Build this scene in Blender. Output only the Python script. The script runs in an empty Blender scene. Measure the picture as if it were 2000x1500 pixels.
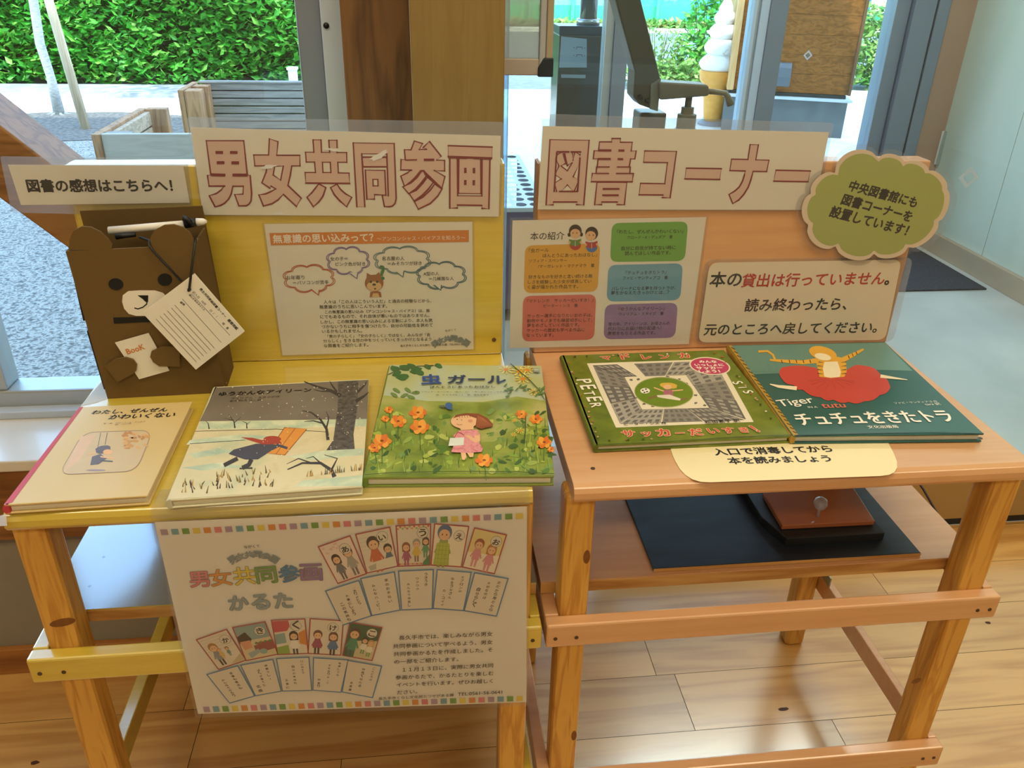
import bpy, math, random
from mathutils import Vector as V, Matrix
random.seed(7)
SC = bpy.context.scene
COL = SC.collection
# ------------------------------------------------------------------ camera, sky, sun, lamps, exposure
FPX, PITCH, ROLL, EYE, YAW = 1601.6, .4786, .0212, 1.2628, .1195
def _basis():
    cp, sp, cr, sr = math.cos(PITCH), math.sin(PITCH), math.cos(ROLL), math.sin(ROLL)
    f, r, u = V((0, cp, -sp)), V((1, 0, 0)), V((0, sp, cp))
    R = Matrix.Rotation(-YAW, 3, 'Z')
    return R @ (cr * r + sr * u), R @ (-sr * r + cr * u), R @ f
CR, CU, CF = _basis()
EYEP = V((0, 0, EYE))
cd = bpy.data.cameras.new('camera'); cam = bpy.data.objects.new('camera', cd); COL.objects.link(cam)
cd.sensor_width = 36; cd.lens = FPX / 2000 * 36; cd.clip_start = .02; cd.clip_end = 200
cam.matrix_world = Matrix(((CR.x, CU.x, -CF.x, 0), (CR.y, CU.y, -CF.y, 0), (CR.z, CU.z, -CF.z, EYE), (0, 0, 0, 1)))
SC.camera = cam
w = bpy.data.worlds.new('sky'); SC.world = w; w.use_nodes = True
nt = w.node_tree; bg = nt.nodes['Background']
sky = nt.nodes.new('ShaderNodeTexSky'); sky.sky_type = 'NISHITA'; sky.sun_disc = False
sky.sun_elevation = math.radians(52); sky.sun_rotation = math.radians(150); sky.air_density = 1.2
nt.links.new(sky.outputs[0], bg.inputs[0]); bg.inputs[1].default_value = 1.35
def sun(direction, strength, col):
    l = bpy.data.lights.new('sun', 'SUN'); o = bpy.data.objects.new('sun', l); COL.objects.link(o)
    l.energy = strength; l.color = col; l.angle = .009
    o.rotation_euler = V(direction).to_track_quat('-Z', 'Y').to_euler(); o.location = (-4, 6, 8)
sun((.38, .62, -1.0), 6.5, (1, .95, .86))
def ceiling_or_fill_lamp(x, y, z, sx, sy, watts, col=(1, .87, .58)):
    l = bpy.data.lights.new('ceiling_or_fill_lamp', 'AREA'); o = bpy.data.objects.new('ceiling_or_fill_lamp', l); COL.objects.link(o)
    l.shape = 'RECTANGLE'; l.size = sx; l.size_y = sy; l.energy = watts; l.color = col; o.location = (x, y, z)
for lx, ly, lw in ((-.95, .5, 12), (.35, .5, 12), (1.65, .5, 12), (-.5, -1.2, 17), (1.2, -1.2, 17)):
    ceiling_or_fill_lamp(lx, ly, 2.64, 1.2, .3, lw)
ceiling_or_fill_lamp(1.5, 2.7, 2.64, 1.2, .3, 30, (1, .97, .9))  # unseen fill lamp added to brighten the vestibule
vs = SC.view_settings
vs.view_transform = 'Standard'; vs.look = 'None'; vs.gamma = 1; vs.use_curve_mapping = False; vs.exposure = 0

# ------------------------------------------------------------------ helpers
def P(x, y, ax, val):
    """the place on the plane axis=val that the photograph shows at pixel x, y (used to measure real positions)"""
    d = CR * ((x - 1000) / FPX) - CU * ((y - 750) / FPX) + CF
    return EYEP + d * ((val - EYEP[ax]) / d[ax])
def PY(x, y, Y): return P(x, y, 1, Y)
def PZ(x, y, Z): return P(x, y, 2, Z)
class Plane:
    def __init__(s, o, n): s.o = V(o); s.n = V(n).normalized()
    def __call__(s, x, y, off=0):
        d = CR * ((x - 1000) / FPX) - CU * ((y - 750) / FPX) + CF
        return EYEP + d * (((s.o - EYEP) @ s.n) / (d @ s.n)) + s.n * off
def lin(h):
    h = h.lstrip('#'); out = []
    for i in (0, 2, 4):
        c = int(h[i:i + 2], 16) / 255
        out.append(c / 12.92 if c <= .04045 else ((c + .055) / 1.055) ** 2.4)
    return (*out, 1)
MATS = {}
def mat(hexc, rough=.6, var=.06, scale=30, bump=0, metal=0, coat=0, spec=.5, trans=0):
    key = (hexc, rough, var, scale, bump, metal, coat, spec, trans)
    if key in MATS: return MATS[key]
    m = bpy.data.materials.new('paint_' + hexc); m.use_nodes = True; n = m.node_tree; b = n.nodes['Principled BSDF']
    b.inputs['Roughness'].default_value = rough; b.inputs['Metallic'].default_value = metal
    b.inputs['Coat Weight'].default_value = coat; b.inputs['Coat Roughness'].default_value = .12
    b.inputs['Specular IOR Level'].default_value = spec
    tc = n.nodes.new('ShaderNodeTexCoord'); ns = n.nodes.new('ShaderNodeTexNoise'); ns.inputs['Scale'].default_value = scale; ns.inputs['Detail'].default_value = 4
    n.links.new(tc.outputs['Object'], ns.inputs['Vector'])
    mx = n.nodes.new('ShaderNodeMix'); mx.data_type = 'RGBA'
    c = lin(hexc)
    mx.inputs[6].default_value = (*[max(0, v * (1 - var * 1.6)) for v in c[:3]], 1); mx.inputs[7].default_value = (*[min(1, v * (1 + var * 1.6)) for v in c[:3]], 1)
    n.links.new(ns.outputs['Fac'], mx.inputs[0]); n.links.new(mx.outputs[2], b.inputs['Base Color'])
    if bump:
        bp = n.nodes.new('ShaderNodeBump'); bp.inputs['Strength'].default_value = bump; bp.inputs['Distance'].default_value = .002
        n.links.new(ns.outputs['Fac'], bp.inputs['Height']); n.links.new(bp.outputs[0], b.inputs['Normal'])
    if trans:
        tr = n.nodes.new('ShaderNodeBsdfTranslucent'); n.links.new(mx.outputs[2], tr.inputs[0])
        ms = n.nodes.new('ShaderNodeMixShader'); ms.inputs[0].default_value = trans
        n.links.new(b.outputs[0], ms.inputs[1]); n.links.new(tr.outputs[0], ms.inputs[2]); n.links.new(ms.outputs[0], n.nodes['Material Output'].inputs[0])
    MATS[key] = m; return m
def ramp_mat(name, cols, scale=8, rough=.5, stretch=(1, 1, 1), detail=6, coat=0, dist=.3, bump=0, lo=.3, hi=.7, ior=1.5):
    m = bpy.data.materials.new(name); m.use_nodes = True; n = m.node_tree; b = n.nodes['Principled BSDF']
    b.inputs['Roughness'].default_value = rough; b.inputs['Coat Weight'].default_value = coat; b.inputs['Coat Roughness'].default_value = .15
    b.inputs['Coat IOR'].default_value = ior
    tc = n.nodes.new('ShaderNodeTexCoord'); mp = n.nodes.new('ShaderNodeMapping'); mp.inputs['Scale'].default_value = stretch
    ns = n.nodes.new('ShaderNodeTexNoise'); ns.inputs['Scale'].default_value = scale; ns.inputs['Detail'].default_value = detail; ns.inputs['Distortion'].default_value = dist
    cr = n.nodes.new('ShaderNodeValToRGB'); e = cr.color_ramp.elements
    while len(e) < len(cols): e.new(.5)
    for i, h in enumerate(cols):
        e[i].position = lo + (hi - lo) * i / (len(cols) - 1); e[i].color = lin(h)
    n.links.new(tc.outputs['Object'], mp.inputs[0]); n.links.new(mp.outputs[0], ns.inputs['Vector']); n.links.new(ns.outputs['Fac'], cr.inputs[0]); n.links.new(cr.outputs[0], b.inputs['Base Color'])
    if bump:
        bp = n.nodes.new('ShaderNodeBump'); bp.inputs['Strength'].default_value = bump; bp.inputs['Distance'].default_value = .003
        n.links.new(ns.outputs['Fac'], bp.inputs['Height']); n.links.new(bp.outputs[0], b.inputs['Normal'])
    return m
def wood(name, light, dark, axis=2, rings=16, rough=.5, coat=.15, grain=.5, tone=False, ior=1.5, spec=.5):
    """sawn timber: long soft bands along the board plus fine fibres"""
    m = bpy.data.materials.new(name); m.use_nodes = True; n = m.node_tree; b = n.nodes['Principled BSDF']
    b.inputs['Roughness'].default_value = rough; b.inputs['Coat Weight'].default_value = coat; b.inputs['Coat Roughness'].default_value = .2
    b.inputs['Coat IOR'].default_value = ior; b.inputs['Specular IOR Level'].default_value = spec
    tc = n.nodes.new('ShaderNodeTexCoord'); mp = n.nodes.new('ShaderNodeMapping')
    st = [1, 1, 1]; st[axis] = .09; mp.inputs['Scale'].default_value = st
    src = tc.outputs['Object']
    if tone:
        at = n.nodes.new('ShaderNodeAttribute'); at.attribute_name = 'tone'
        va = n.nodes.new('ShaderNodeVectorMath'); va.operation = 'MULTIPLY_ADD'; va.inputs[1].default_value = (7, 11, 3)
        n.links.new(at.outputs['Color'], va.inputs[0]); n.links.new(src, va.inputs[2]); src = va.outputs[0]
    n.links.new(src, mp.inputs[0])
    wv = n.nodes.new('ShaderNodeTexNoise'); wv.inputs['Scale'].default_value = rings; wv.inputs['Detail'].default_value = 2; wv.inputs['Distortion'].default_value = .6
    fr = n.nodes.new('ShaderNodeMath'); fr.operation = 'MULTIPLY'; fr.inputs[1].default_value = 7
    sn = n.nodes.new('ShaderNodeMath'); sn.operation = 'PINGPONG'; sn.inputs[1].default_value = 1
    ns = n.nodes.new('ShaderNodeTexNoise'); ns.inputs['Scale'].default_value = rings * 9; ns.inputs['Detail'].default_value = 5
    n.links.new(mp.outputs[0], wv.inputs['Vector']); n.links.new(mp.outputs[0], ns.inputs['Vector'])
    n.links.new(wv.outputs['Fac'], fr.inputs[0]); n.links.new(fr.outputs[0], sn.inputs[0])
    mx = n.nodes.new('ShaderNodeMix'); mx.data_type = 'FLOAT'; mx.inputs[0].default_value = grain
    n.links.new(sn.outputs[0], mx.inputs[2]); n.links.new(ns.outputs['Fac'], mx.inputs[3])
    cr = n.nodes.new('ShaderNodeValToRGB'); e = cr.color_ramp.elements
    e[0].position = .2; e[0].color = lin(dark); e[1].position = .62; e[1].color = lin(light)
    n.links.new(mx.outputs[0], cr.inputs[0]); out = cr.outputs[0]
    if tone:
        sp = n.nodes.new('ShaderNodeSeparateColor'); n.links.new(at.outputs['Color'], sp.inputs[0])
        mr = n.nodes.new('ShaderNodeMapRange'); mr.inputs[3].default_value = .86; mr.inputs[4].default_value = 1.1; n.links.new(sp.outputs[0], mr.inputs[0])
        mm = n.nodes.new('ShaderNodeVectorMath'); mm.operation = 'SCALE'; n.links.new(out, mm.inputs[0]); n.links.new(mr.outputs[0], mm.inputs[3]); out = mm.outputs[0]
    n.links.new(out, b.inputs['Base Color'])
    return m
def glass(name, tint='f4fbfa', haze=.0, rough=.0, reflect=1.0):
    """thin clear sheet: lets light straight through, mirrors a little more at grazing angles"""
    m = bpy.data.materials.new(name); m.use_nodes = True; n = m.node_tree; n.nodes.remove(n.nodes['Principled BSDF'])
    t = n.nodes.new('ShaderNodeBsdfTransparent'); t.inputs[0].default_value = lin(tint)
    g = n.nodes.new('ShaderNodeBsdfGlossy'); g.inputs['Roughness'].default_value = rough
    lw = n.nodes.new('ShaderNodeLayerWeight'); lw.inputs[0].default_value = .5
    pw = n.nodes.new('ShaderNodeMath'); pw.operation = 'POWER'; pw.inputs[1].default_value = 5; n.links.new(lw.outputs['Facing'], pw.inputs[0])
    mu = n.nodes.new('ShaderNodeMath'); mu.operation = 'MULTIPLY_ADD'; mu.inputs[1].default_value = .96 * reflect; mu.inputs[2].default_value = .04 * reflect; mu.use_clamp = True; n.links.new(pw.outputs[0], mu.inputs[0])
    ms = n.nodes.new('ShaderNodeMixShader'); n.links.new(mu.outputs[0], ms.inputs[0]); n.links.new(t.outputs[0], ms.inputs[1]); n.links.new(g.outputs[0], ms.inputs[2])
    out = ms.outputs[0]
    if haze:
        d = n.nodes.new('ShaderNodeBsdfDiffuse'); d.inputs[0].default_value = (.9, .9, .9, 1); d2 = n.nodes.new('ShaderNodeBsdfTranslucent'); d2.inputs[0].default_value = (.9, .9, .9, 1)
        ad = n.nodes.new('ShaderNodeMixShader'); n.links.new(d.outputs[0], ad.inputs[1]); n.links.new(d2.outputs[0], ad.inputs[2])
        m2 = n.nodes.new('ShaderNodeMixShader'); m2.inputs[0].default_value = haze; n.links.new(out, m2.inputs[1]); n.links.new(ad.outputs[0], m2.inputs[2]); out = m2.outputs[0]
    n.links.new(out, n.nodes['Material Output'].inputs[0])
    return m

class MB:
    """collects vertices and faces in world space; build() links them as ONE mesh object"""
    def __init__(s): s.v = []; s.f = []; s.m = []; s.mats = []; s.tone = None
    def mi(s, m):
        if m not in s.mats: s.mats.append(m)
        return s.mats.index(m)
    def add(s, vs, fs, m=None):
        k = len(s.v); s.v += [V(p) for p in vs]; i = s.mi(m)
        for f in fs: s.f.append([k + q for q in f]); s.m.append(i)
        return s
    def box(s, x0, x1, y0, y1, z0, z1, m=None):
        return s.add([(x, y, z) for z in (z0, z1) for y in (y0, y1) for x in (x0, x1)], [(0, 2, 3, 1), (4, 5, 7, 6), (0, 1, 5, 4), (2, 6, 7, 3), (0, 4, 6, 2), (1, 3, 7, 5)], m)
    def obox(s, c, ax, ay, az, m=None):
        c, ax, ay, az = V(c), V(ax), V(ay), V(az)
        return s.add([c + ax * i + ay * j + az * k for k in (-.5, .5) for j in (-.5, .5) for i in (-.5, .5)], [(0, 2, 3, 1), (4, 5, 7, 6), (0, 1, 5, 4), (2, 6, 7, 3), (0, 4, 6, 2), (1, 3, 7, 5)], m)
    def prism(s, pts, d, m=None):
        n = len(pts); d = V(d); a = [V(p) for p in pts]
        return s.add(a + [p + d for p in a], [tuple(range(n))[::-1], tuple(range(n, 2 * n))] + [(i, (i + 1) % n, n + (i + 1) % n, n + i) for i in range(n)], m)
    def tube(s, pts, r, n=10, m=None, cap=True):
        pts = [V(p) for p in pts]; r = r if isinstance(r, (list, tuple)) else [r] * len(pts); rings = []; nrm = None
        for i, p in enumerate(pts):
            t = (pts[min(i + 1, len(pts) - 1)] - pts[max(i - 1, 0)]).normalized()
            if nrm is None: nrm = t.orthogonal().normalized()
            nrm = (nrm - t * (nrm @ t)).normalized(); bi = t.cross(nrm)
            rings.append([p + (nrm * math.cos(2 * math.pi * k / n) + bi * math.sin(2 * math.pi * k / n)) * r[i] for k in range(n)])
        fs = [(i * n + k, i * n + (k + 1) % n, (i + 1) * n + (k + 1) % n, (i + 1) * n + k) for i in range(len(pts) - 1) for k in range(n)]
        if cap: fs += [tuple(range(n))[::-1], tuple((len(pts) - 1) * n + k for k in range(n))]
        return s.add([q for g in rings for q in g], fs, m)
    def lathe(s, x, y, prof, n=32, m=None, squash=1):
        vs = [(x + r * math.cos(2 * math.pi * k / n), y + r * squash * math.sin(2 * math.pi * k / n), z) for r, z in prof for k in range(n)]
        fs = [(i * n + k, i * n + (k + 1) % n, (i + 1) * n + (k + 1) % n, (i + 1) * n + k) for i in range(len(prof) - 1) for k in range(n)]
        return s.add(vs, fs + [tuple(range(n))[::-1], tuple((len(prof) - 1) * n + k for k in range(n))], m)
    def build(s, name, m=None, parent=None, bevel=0, smooth=False, segs=2):
        if not s.v: return None
        me = bpy.data.meshes.new(name); o = bpy.data.objects.new(name, me); COL.objects.link(o)
        if parent is not None: org = V(ORG[parent.name]); o.parent = parent
        else:
            lo = [min(p[i] for p in s.v) for i in range(3)]; hi = [max(p[i] for p in s.v) for i in range(3)]
            org = V(((lo[0] + hi[0]) / 2, (lo[1] + hi[1]) / 2, lo[2])); o.location = org
        ORG[o.name] = org
        if parent is not None and parent.type == 'MESH' or parent is not None: o.location = (0, 0, 0)
        me.from_pydata([p - org for p in s.v], [], s.f)
        for q in s.mats: me.materials.append(q if q is not None else m)
        for p, i in zip(me.polygons, s.m): p.material_index = i; p.use_smooth = smooth
        if s.tone:
            at = me.color_attributes.new('tone', 'FLOAT_COLOR', 'POINT')
            for i, t in enumerate(s.tone): at.data[i].color = (*t, 1)
        if not len(s.f) == 1 and bevel is not None and bevel == 0 and len(s.f) < 40: pass
        if bevel:
            b = o.modifiers.new('edge', 'BEVEL'); b.width = bevel; b.segments = segs; b.limit_method = 'ANGLE'; b.angle_limit = .6
        me.update(); return o
ORG = {}
def thing(name, label, cat, loc, group=None):
    o = bpy.data.objects.new(name, None); COL.objects.link(o); o.location = loc; ORG[o.name] = V(loc); o.empty_display_size = .05
    return tag(o, label, cat, group)
def tag(o, label=None, cat=None, group=None, kind=None):
    if label: o['label'] = label
    if cat: o['category'] = cat
    if group: o['group'] = group
    if kind: o['kind'] = kind
    return o
def struct(o): o['kind'] = 'structure'; return o
def sroot(name, loc):
    o = bpy.data.objects.new(name, None); COL.objects.link(o); o.location = loc; ORG[o.name] = V(loc); o['kind'] = 'structure'; return o
def bx(name, x0, x1, y0, y1, z0, z1, m, parent=None, bevel=.0015): return MB().box(x0, x1, y0, y1, z0, z1).build(name, m, parent, bevel)

TXT = {}
def glyphs(s):
    if s in TXT: return TXT[s]
    c = bpy.data.curves.new('t', 'FONT'); c.body = s; c.resolution_u = 3; c.fill_mode = 'FRONT'
    o = bpy.data.objects.new('t', c); me = bpy.data.meshes.new_from_object(o)
    vs = [(v.co.x, v.co.y) for v in me.vertices]; fs = [tuple(p.vertices) for p in me.polygons]
    bpy.data.objects.remove(o); bpy.data.curves.remove(c); bpy.data.meshes.remove(me)
    x0 = min(v[0] for v in vs); x1 = max(v[0] for v in vs); y0 = min(v[1] for v in vs); y1 = max(v[1] for v in vs)
    TXT[s] = ([(a - x0, b - y0) for a, b in vs], fs, x1 - x0, y1 - y0); return TXT[s]
class Print(MB):
    """flat printing on a sheet or cover: pixel positions measured on the photograph become points on the sheet's real plane"""
    def __init__(s, plane, cm=(1, 0, 0), base=.0004, step=.000008):
        super().__init__(); s.pl = plane; s.cm = cm; s.off = base; s.step = step; s.cyc = 0
    def crop(s, k, ox, oy): s.cm = (k, ox, oy); return s
    def w(s, p, extra=0): return s.pl(p[0] / s.cm[0] + s.cm[1], p[1] / s.cm[0] + s.cm[2], s.off + extra)
    def up(s):
        if s.cyc: s.i += 1; s.off = s.b0 + (s.i % s.cyc) * s.step
        else: s.off += s.step
    def shuffle(s, n): s.cyc = n; s.i = 0; s.b0 = s.off; return s      # many small overlapping marks share n ink layers
    def settle(s): s.off = s.b0 + s.cyc * s.step; s.cyc = 0; return s
    def at(s, off): s.off = off; return s
    def poly(s, pts, m): s.up(); return s.add([s.w(p) for p in pts], [tuple(range(len(pts)))], m)
    def polys(s, lst, m):
        s.up()
        for pts in lst: s.add([s.w(p) for p in pts], [tuple(range(len(pts)))], m)
    def ell(s, c, rx, ry, m, n=24, rot=0, jag=0):
        pts = []
        for k in range(n):
            a = 2 * math.pi * k / n; q = 1 + jag * (random.random() - .5); x, y = rx * q * math.cos(a), ry * q * math.sin(a)
            pts.append((c[0] + x * math.cos(rot) - y * math.sin(rot), c[1] + x * math.sin(rot) + y * math.cos(rot)))
        return s.poly(pts, m)
    def line(s, pts, wd, m, closed=False):
        """wd in crop pixels; number or list"""
        s.up(); pts = list(pts) + ([pts[0]] if closed else []); n = len(pts); ws = wd if isinstance(wd, (list, tuple)) else [wd] * n; L = []; R = []
        for i, p in enumerate(pts):
            a = pts[max(i - 1, 0)]; b = pts[min(i + 1, n - 1)]
            if closed and i in (0, n - 1): a, b = pts[-2], pts[1]
            dx, dy = b[0] - a[0], b[1] - a[1]; q = math.hypot(dx, dy) or 1; ox, oy = -dy / q * ws[i] / 2, dx / q * ws[i] / 2
            L.append(s.w((p[0] + ox, p[1] + oy))); R.append(s.w((p[0] - ox, p[1] - oy)))
        return s.add(L + R, [(i, i + 1, n + i + 1, n + i) for i in range(n - 1)], m)
    def text(s, t, p0, p1, m, top=None, ratio=1, bold=0, shear=0, n=8):
        """ink of the words runs from p0 to p1 (bottom corners); top = top-left corner of the ink"""
        vs, fs, wd, ht = glyphs(t); s.up(); A = s.w(p0); B = s.w(p1); e1 = B - A; L = e1.length; e1.normalize(); e2 = s.pl.n.cross(e1)
        k = L / wd; ky = k * ratio
        if top is not None: ky = abs((s.w(top) - A) @ e2) / ht
        offs = [(0, 0)] if not bold else [(bold * i, bold * j) for i in (-1, -.5, 0, .5, 1) for j in (-1, -.5, 0, .5, 1)] if n == 0 else [(bold * math.cos(2 * math.pi * i / n), bold * math.sin(2 * math.pi * i / n)) for i in range(n)]
        for i, (dx, dy) in enumerate(offs):
            z_ = s.pl.n * (i * .000004)
            s.add([A + z_ + e1 * ((x + dx + shear * y) * k) + e2 * (y * ky + dy * k) for x, y in vs], fs, m)
        s.top = s.off + len(offs) * .000004
        return s
    def vtext(s, t, p0, p1, m, size=None, bold=0):
        """characters stacked from p0 down to p1"""
        n = len(t); dx, dy = (p1[0] - p0[0]) / n, (p1[1] - p0[1]) / n; sz = (size or math.hypot(dx, dy)) * .82; q = math.hypot(dx, dy); ex, ey = dy / q * sz, -dx / q * sz
        for i, ch in enumerate(t):
            if ch in ' 　': continue
            ch = {'ー': '｜', '「': '﹁', '」': '﹂'}.get(ch, ch)
            c = (p0[0] + dx * (i + .86), p0[1] + dy * (i + .86)); f = .55 if ch in '｜っゃゅょッ﹁﹂' else 1
            if ch == '｜': s.line([(c[0] - dx * .7, c[1] - dy * .7), c], sz * .12, m); continue
            s.text(ch, (c[0] - ex * f / 2, c[1] - ey * f / 2), (c[0] + ex * f / 2, c[1] + ey * f / 2), m, bold=bold, n=3)
def bil(c):
    """unit square to a four-cornered patch (tl, tr, br, bl)"""
    return lambda u, v: tuple((c[0][i] * (1 - u) + c[1][i] * u) * (1 - v) + (c[3][i] * (1 - u) + c[2][i] * u) * v for i in (0, 1))
def plate(name, pts, pl, off, th, m, parent, crop=(1, 0, 0), bevel=0):
    """a sheet of card of thickness th lying on a plane"""
    a = [pl(p[0] / crop[0] + crop[1], p[1] / crop[0] + crop[2], off) for p in pts]
    if (a[1] - a[0]).cross(a[2] - a[1]) @ pl.n > 0: a = a[::-1]
    return MB().prism(a, pl.n * th).build(name, m, parent, bevel)
def rounded(c, r, n=5):
    """four-cornered patch with rounded corners, r in pixels"""
    out = []
    for i in range(4):
        p, a, b = V((*c[i], 0)), V((*c[i - 1], 0)), V((*c[(i + 1) % 4], 0))
        u, v = (a - p).normalized(), (b - p).normalized()
        for k in range(n + 1):
            t = k / n; q = p + u * r * (1 - t) ** 2 + v * r * t ** 2; out.append((q.x, q.y))
    return out
# ------------------------------------------------------------------ materials shared by the place
M_FLOOR = wood('floor_boards', 'd8a660', 'bf8844', axis=0, rings=15, rough=.3, coat=1, grain=.4, tone=True, ior=2.0)
M_CEDAR = wood('cedar_post', '7a542c', '543618', axis=2, rings=22, rough=.55)
M_PLY = wood('birch_ply', '8c733f', '846a38', axis=2, rings=40, rough=.5)
M_BRACE = wood('cedar_brace', 'b98555', '8d5a30', axis=0, rings=16, rough=.5)
M_BEAM = wood('dark_beam', '9c6533', '6d4019', axis=0, rings=16, rough=.5)
M_PINE = wood('pine', 'dda64c', 'c48936', axis=2, rings=60, rough=.45, grain=.35)
M_PINEX = wood('pine_edge', 'd9a663', 'b57c3d', axis=0, rings=24, rough=.5, grain=.4)
M_ALU = mat('b7bcc0', .38, .03, 12, metal=.55); M_ALUD = mat('868d9c', .45, .04, 12, metal=.35); M_ALUL = mat('bcc8dc', .4, .03, 12)
M_GLASS = glass('pane'); M_FILM = glass('laminate', 'fafafa', haze=.04, rough=.09, reflect=.7); M_CLEAR = glass('clear_margin', 'f4f4f4', haze=.14, rough=.08)
M_PAPER = mat('f4eee2', .6, .012, 60, trans=.12); M_INK = mat('1b1614', .6, 0)
M_CONC = ramp_mat('concrete', ['b4b8b8', 'c0c3c2', 'cfd1ce'], 3, .3, detail=8, coat=.5, ior=1.8)
M_BLACK = mat('17181b', .5, .05, 40); M_DARK = mat('2b2a2a', .5, .05, 40)
# ------------------------------------------------------------------ the room
fl = MB(); fl.tone = []
fl.box(-3.2, 4.2, -3.2, 1.556, -.02, -.0025, mat('3a2612', .9, 0)); fl.tone += [(.5, .5, .5)] * 8
JOIN = {0: .477, 1: -.47, 2: 1.028, -1: .742}
for r in range(-32, 5):
    y0 = 1.007 + .1355 * r; y1 = min(y0 + .1345, 1.556)
    j = JOIN.get(r, random.uniform(-.6, .6)); x = j - .91 * 5
    while x < 4.2:
        a, b = max(x, -3.2), min(x + .9088, 4.2)
        if b > a:
            fl.add([(a, y0, 0), (b, y0, 0), (b, y1, 0), (a, y1, 0)], [(0, 1, 2, 3)], M_FLOOR); fl.tone += [(random.random(), random.random(), random.random())] * 4
        x += .91
kn = mat('4a2a14', .6, .2, 80)
for kx, ky, kr in ((.66, 1.038, .008), (1.2, 1.22, .006), (.25, 1.09, .005), (-.7, 1.05, .006), (.9, .95, .007)):
    n = 9; k2 = kn if kr < .01 else mat('a8743c', .5, .1, 60)
    fl.add([(kx + kr * 1.5 * math.cos(6.283 * i / n) * random.uniform(.6, 1.1), ky + kr * .8 * math.sin(6.283 * i / n) * random.uniform(.6, 1.1), .0003) for i in range(n)], [tuple(range(n))], k2); fl.tone += [(.5, .5, .5)] * n
struct(fl.build('floor'))
struct(bx('floor_vestibule', .0, 4.2, 1.556, 3.95, -.05, 0, M_CONC, None, 0))
WALLP = mat('d8d3c8', .8, .02, 6)
wl = mat('8f8678', .8, .04, 30, bump=.1)
wf = MB()      # the window wall: low wall, the stretch to the west and the header above
wf.box(-3.2, 0, 1.275, 1.42, 0, .31, wl); wf.box(-3.2, 0, 1.27, 1.42, .318, .468, M_BEAM); wf.box(-3.2, 0, 1.272, 1.42, .31, .318, mat('6f6760', .6))
wf.box(-3.2, -1.62, 1.30, 1.5, .468, 2.7, WALLP); wf.box(-1.62, .13, 1.30, 1.5, 2.15, 2.7, WALLP)
struct(wf.build('wall_front'))
struct(bx('wall_back', -3.2, 4.2, -3.3, -3.2, 0, 2.7, WALLP, None, 0)); struct(bx('wall_left', -3.3, -3.2, -3.2, 1.5, 0, 2.7, WALLP, None, 0))
struct(bx('wall_east', 4.2, 4.3, -3.2, 4.0, 0, 2.7, WALLP, None, 0)); struct(bx('ceiling', -3.3, .08, -3.3, 1.5, 2.7, 2.8, mat('e2dccf', .8, .02, 5), None, 0)); struct(bx('ceiling', .08, 4.3, -3.3, 4.0, 2.7, 2.8, mat('e2dccf', .8, .02, 5), None, 0))
struct(bx('shadow_roof', .08, 9, -3.3, 4.05, 2.8, 4.3, WALLP, None, 0)); struct(bx('shadow_roof', -8, .08, -3.3, 1.6, 2.8, 9.7, WALLP, None, 0)); struct(bx('wall_outer', -8, -3.3, 1.3, 1.5, -.1, 2.8, WALLP, None, 0))  # unseen upper blocks added and sized to shade the ground outside
struct(bx('baseboard_front', -3.2, .13, 1.262, 1.275, 0, .062, wood('base_wood', 'a5692f', '80481b', axis=0), None))
struct(bx('trim_1', -3.2, .0, 1.258, 1.445, .468, .49, mat('dcd6cf', .28, .03, 25, coat=.4), None, .003))                     # the white window board
# timber: brace, two posts
bp = [PY(0, 246, 1.285), PY(98, 321, 1.285)]; lp = [PY(0, 388, 1.285), PY(130, 483, 1.285)]
d1 = (bp[1] - bp[0]).normalized()
a0 = bp[0] - d1 * 1.0; a1 = bp[0] + d1 * .92; h = (lp[0] - bp[0]); h -= d1 * (h @ d1)
struct(MB().prism([a0, a1, a1 + h, a0 + h], (0, .1, 0)).build('trim_2', wood('brace_wood', '94693c', '6f4821', axis=0, rings=30), None, .003))
struct(bx('trim_3', -.107, .0, 1.36, 1.48, 0, 2.7, M_CEDAR, None, .002)); struct(bx('trim_4', -.004, .131, 1.262, 1.43, 0, 2.7, M_PLY, None, .002))
# window beside the column
wn = sroot('window_1', (-.7, 1.45, .49))
MB().box(-1.62, -.141, 1.43, 1.49, .49, .535).build('bottom_rail', M_ALU, wn, .004)
MB().box(-1.62, -.141, 1.405, 1.43, .49, .505).build('bottom_track', M_ALUL, wn, .002)
for x0, x1 in ((-.815, -.768), (-.182, -.141)): MB().box(x0, x1, 1.435, 1.49, .535, 2.15).build('stile', M_ALU if x0 < -.5 else M_ALUD, wn, .004)
MB().box(-.141, -.108, 1.41, 1.5, .49, 2.15).build('jamb', M_ALUL, wn, .002)
MB().box(-1.62, -.141, 1.43, 1.49, 2.1, 2.15).build('top_rail', M_ALU, wn)
q = PY(637, 50, 1.408); MB().tube([q, q + V((0, .006, 0))], .0045, 14).build('screw_cap', M_BLACK, wn, smooth=True)
MB().box(-1.62, -.815, 1.455, 1.461, .53, 2.12).build('pane', M_GLASS, wn); MB().box(-.77, -.18, 1.455, 1.461, .53, 2.12).build('pane', M_GLASS, wn)
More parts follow.
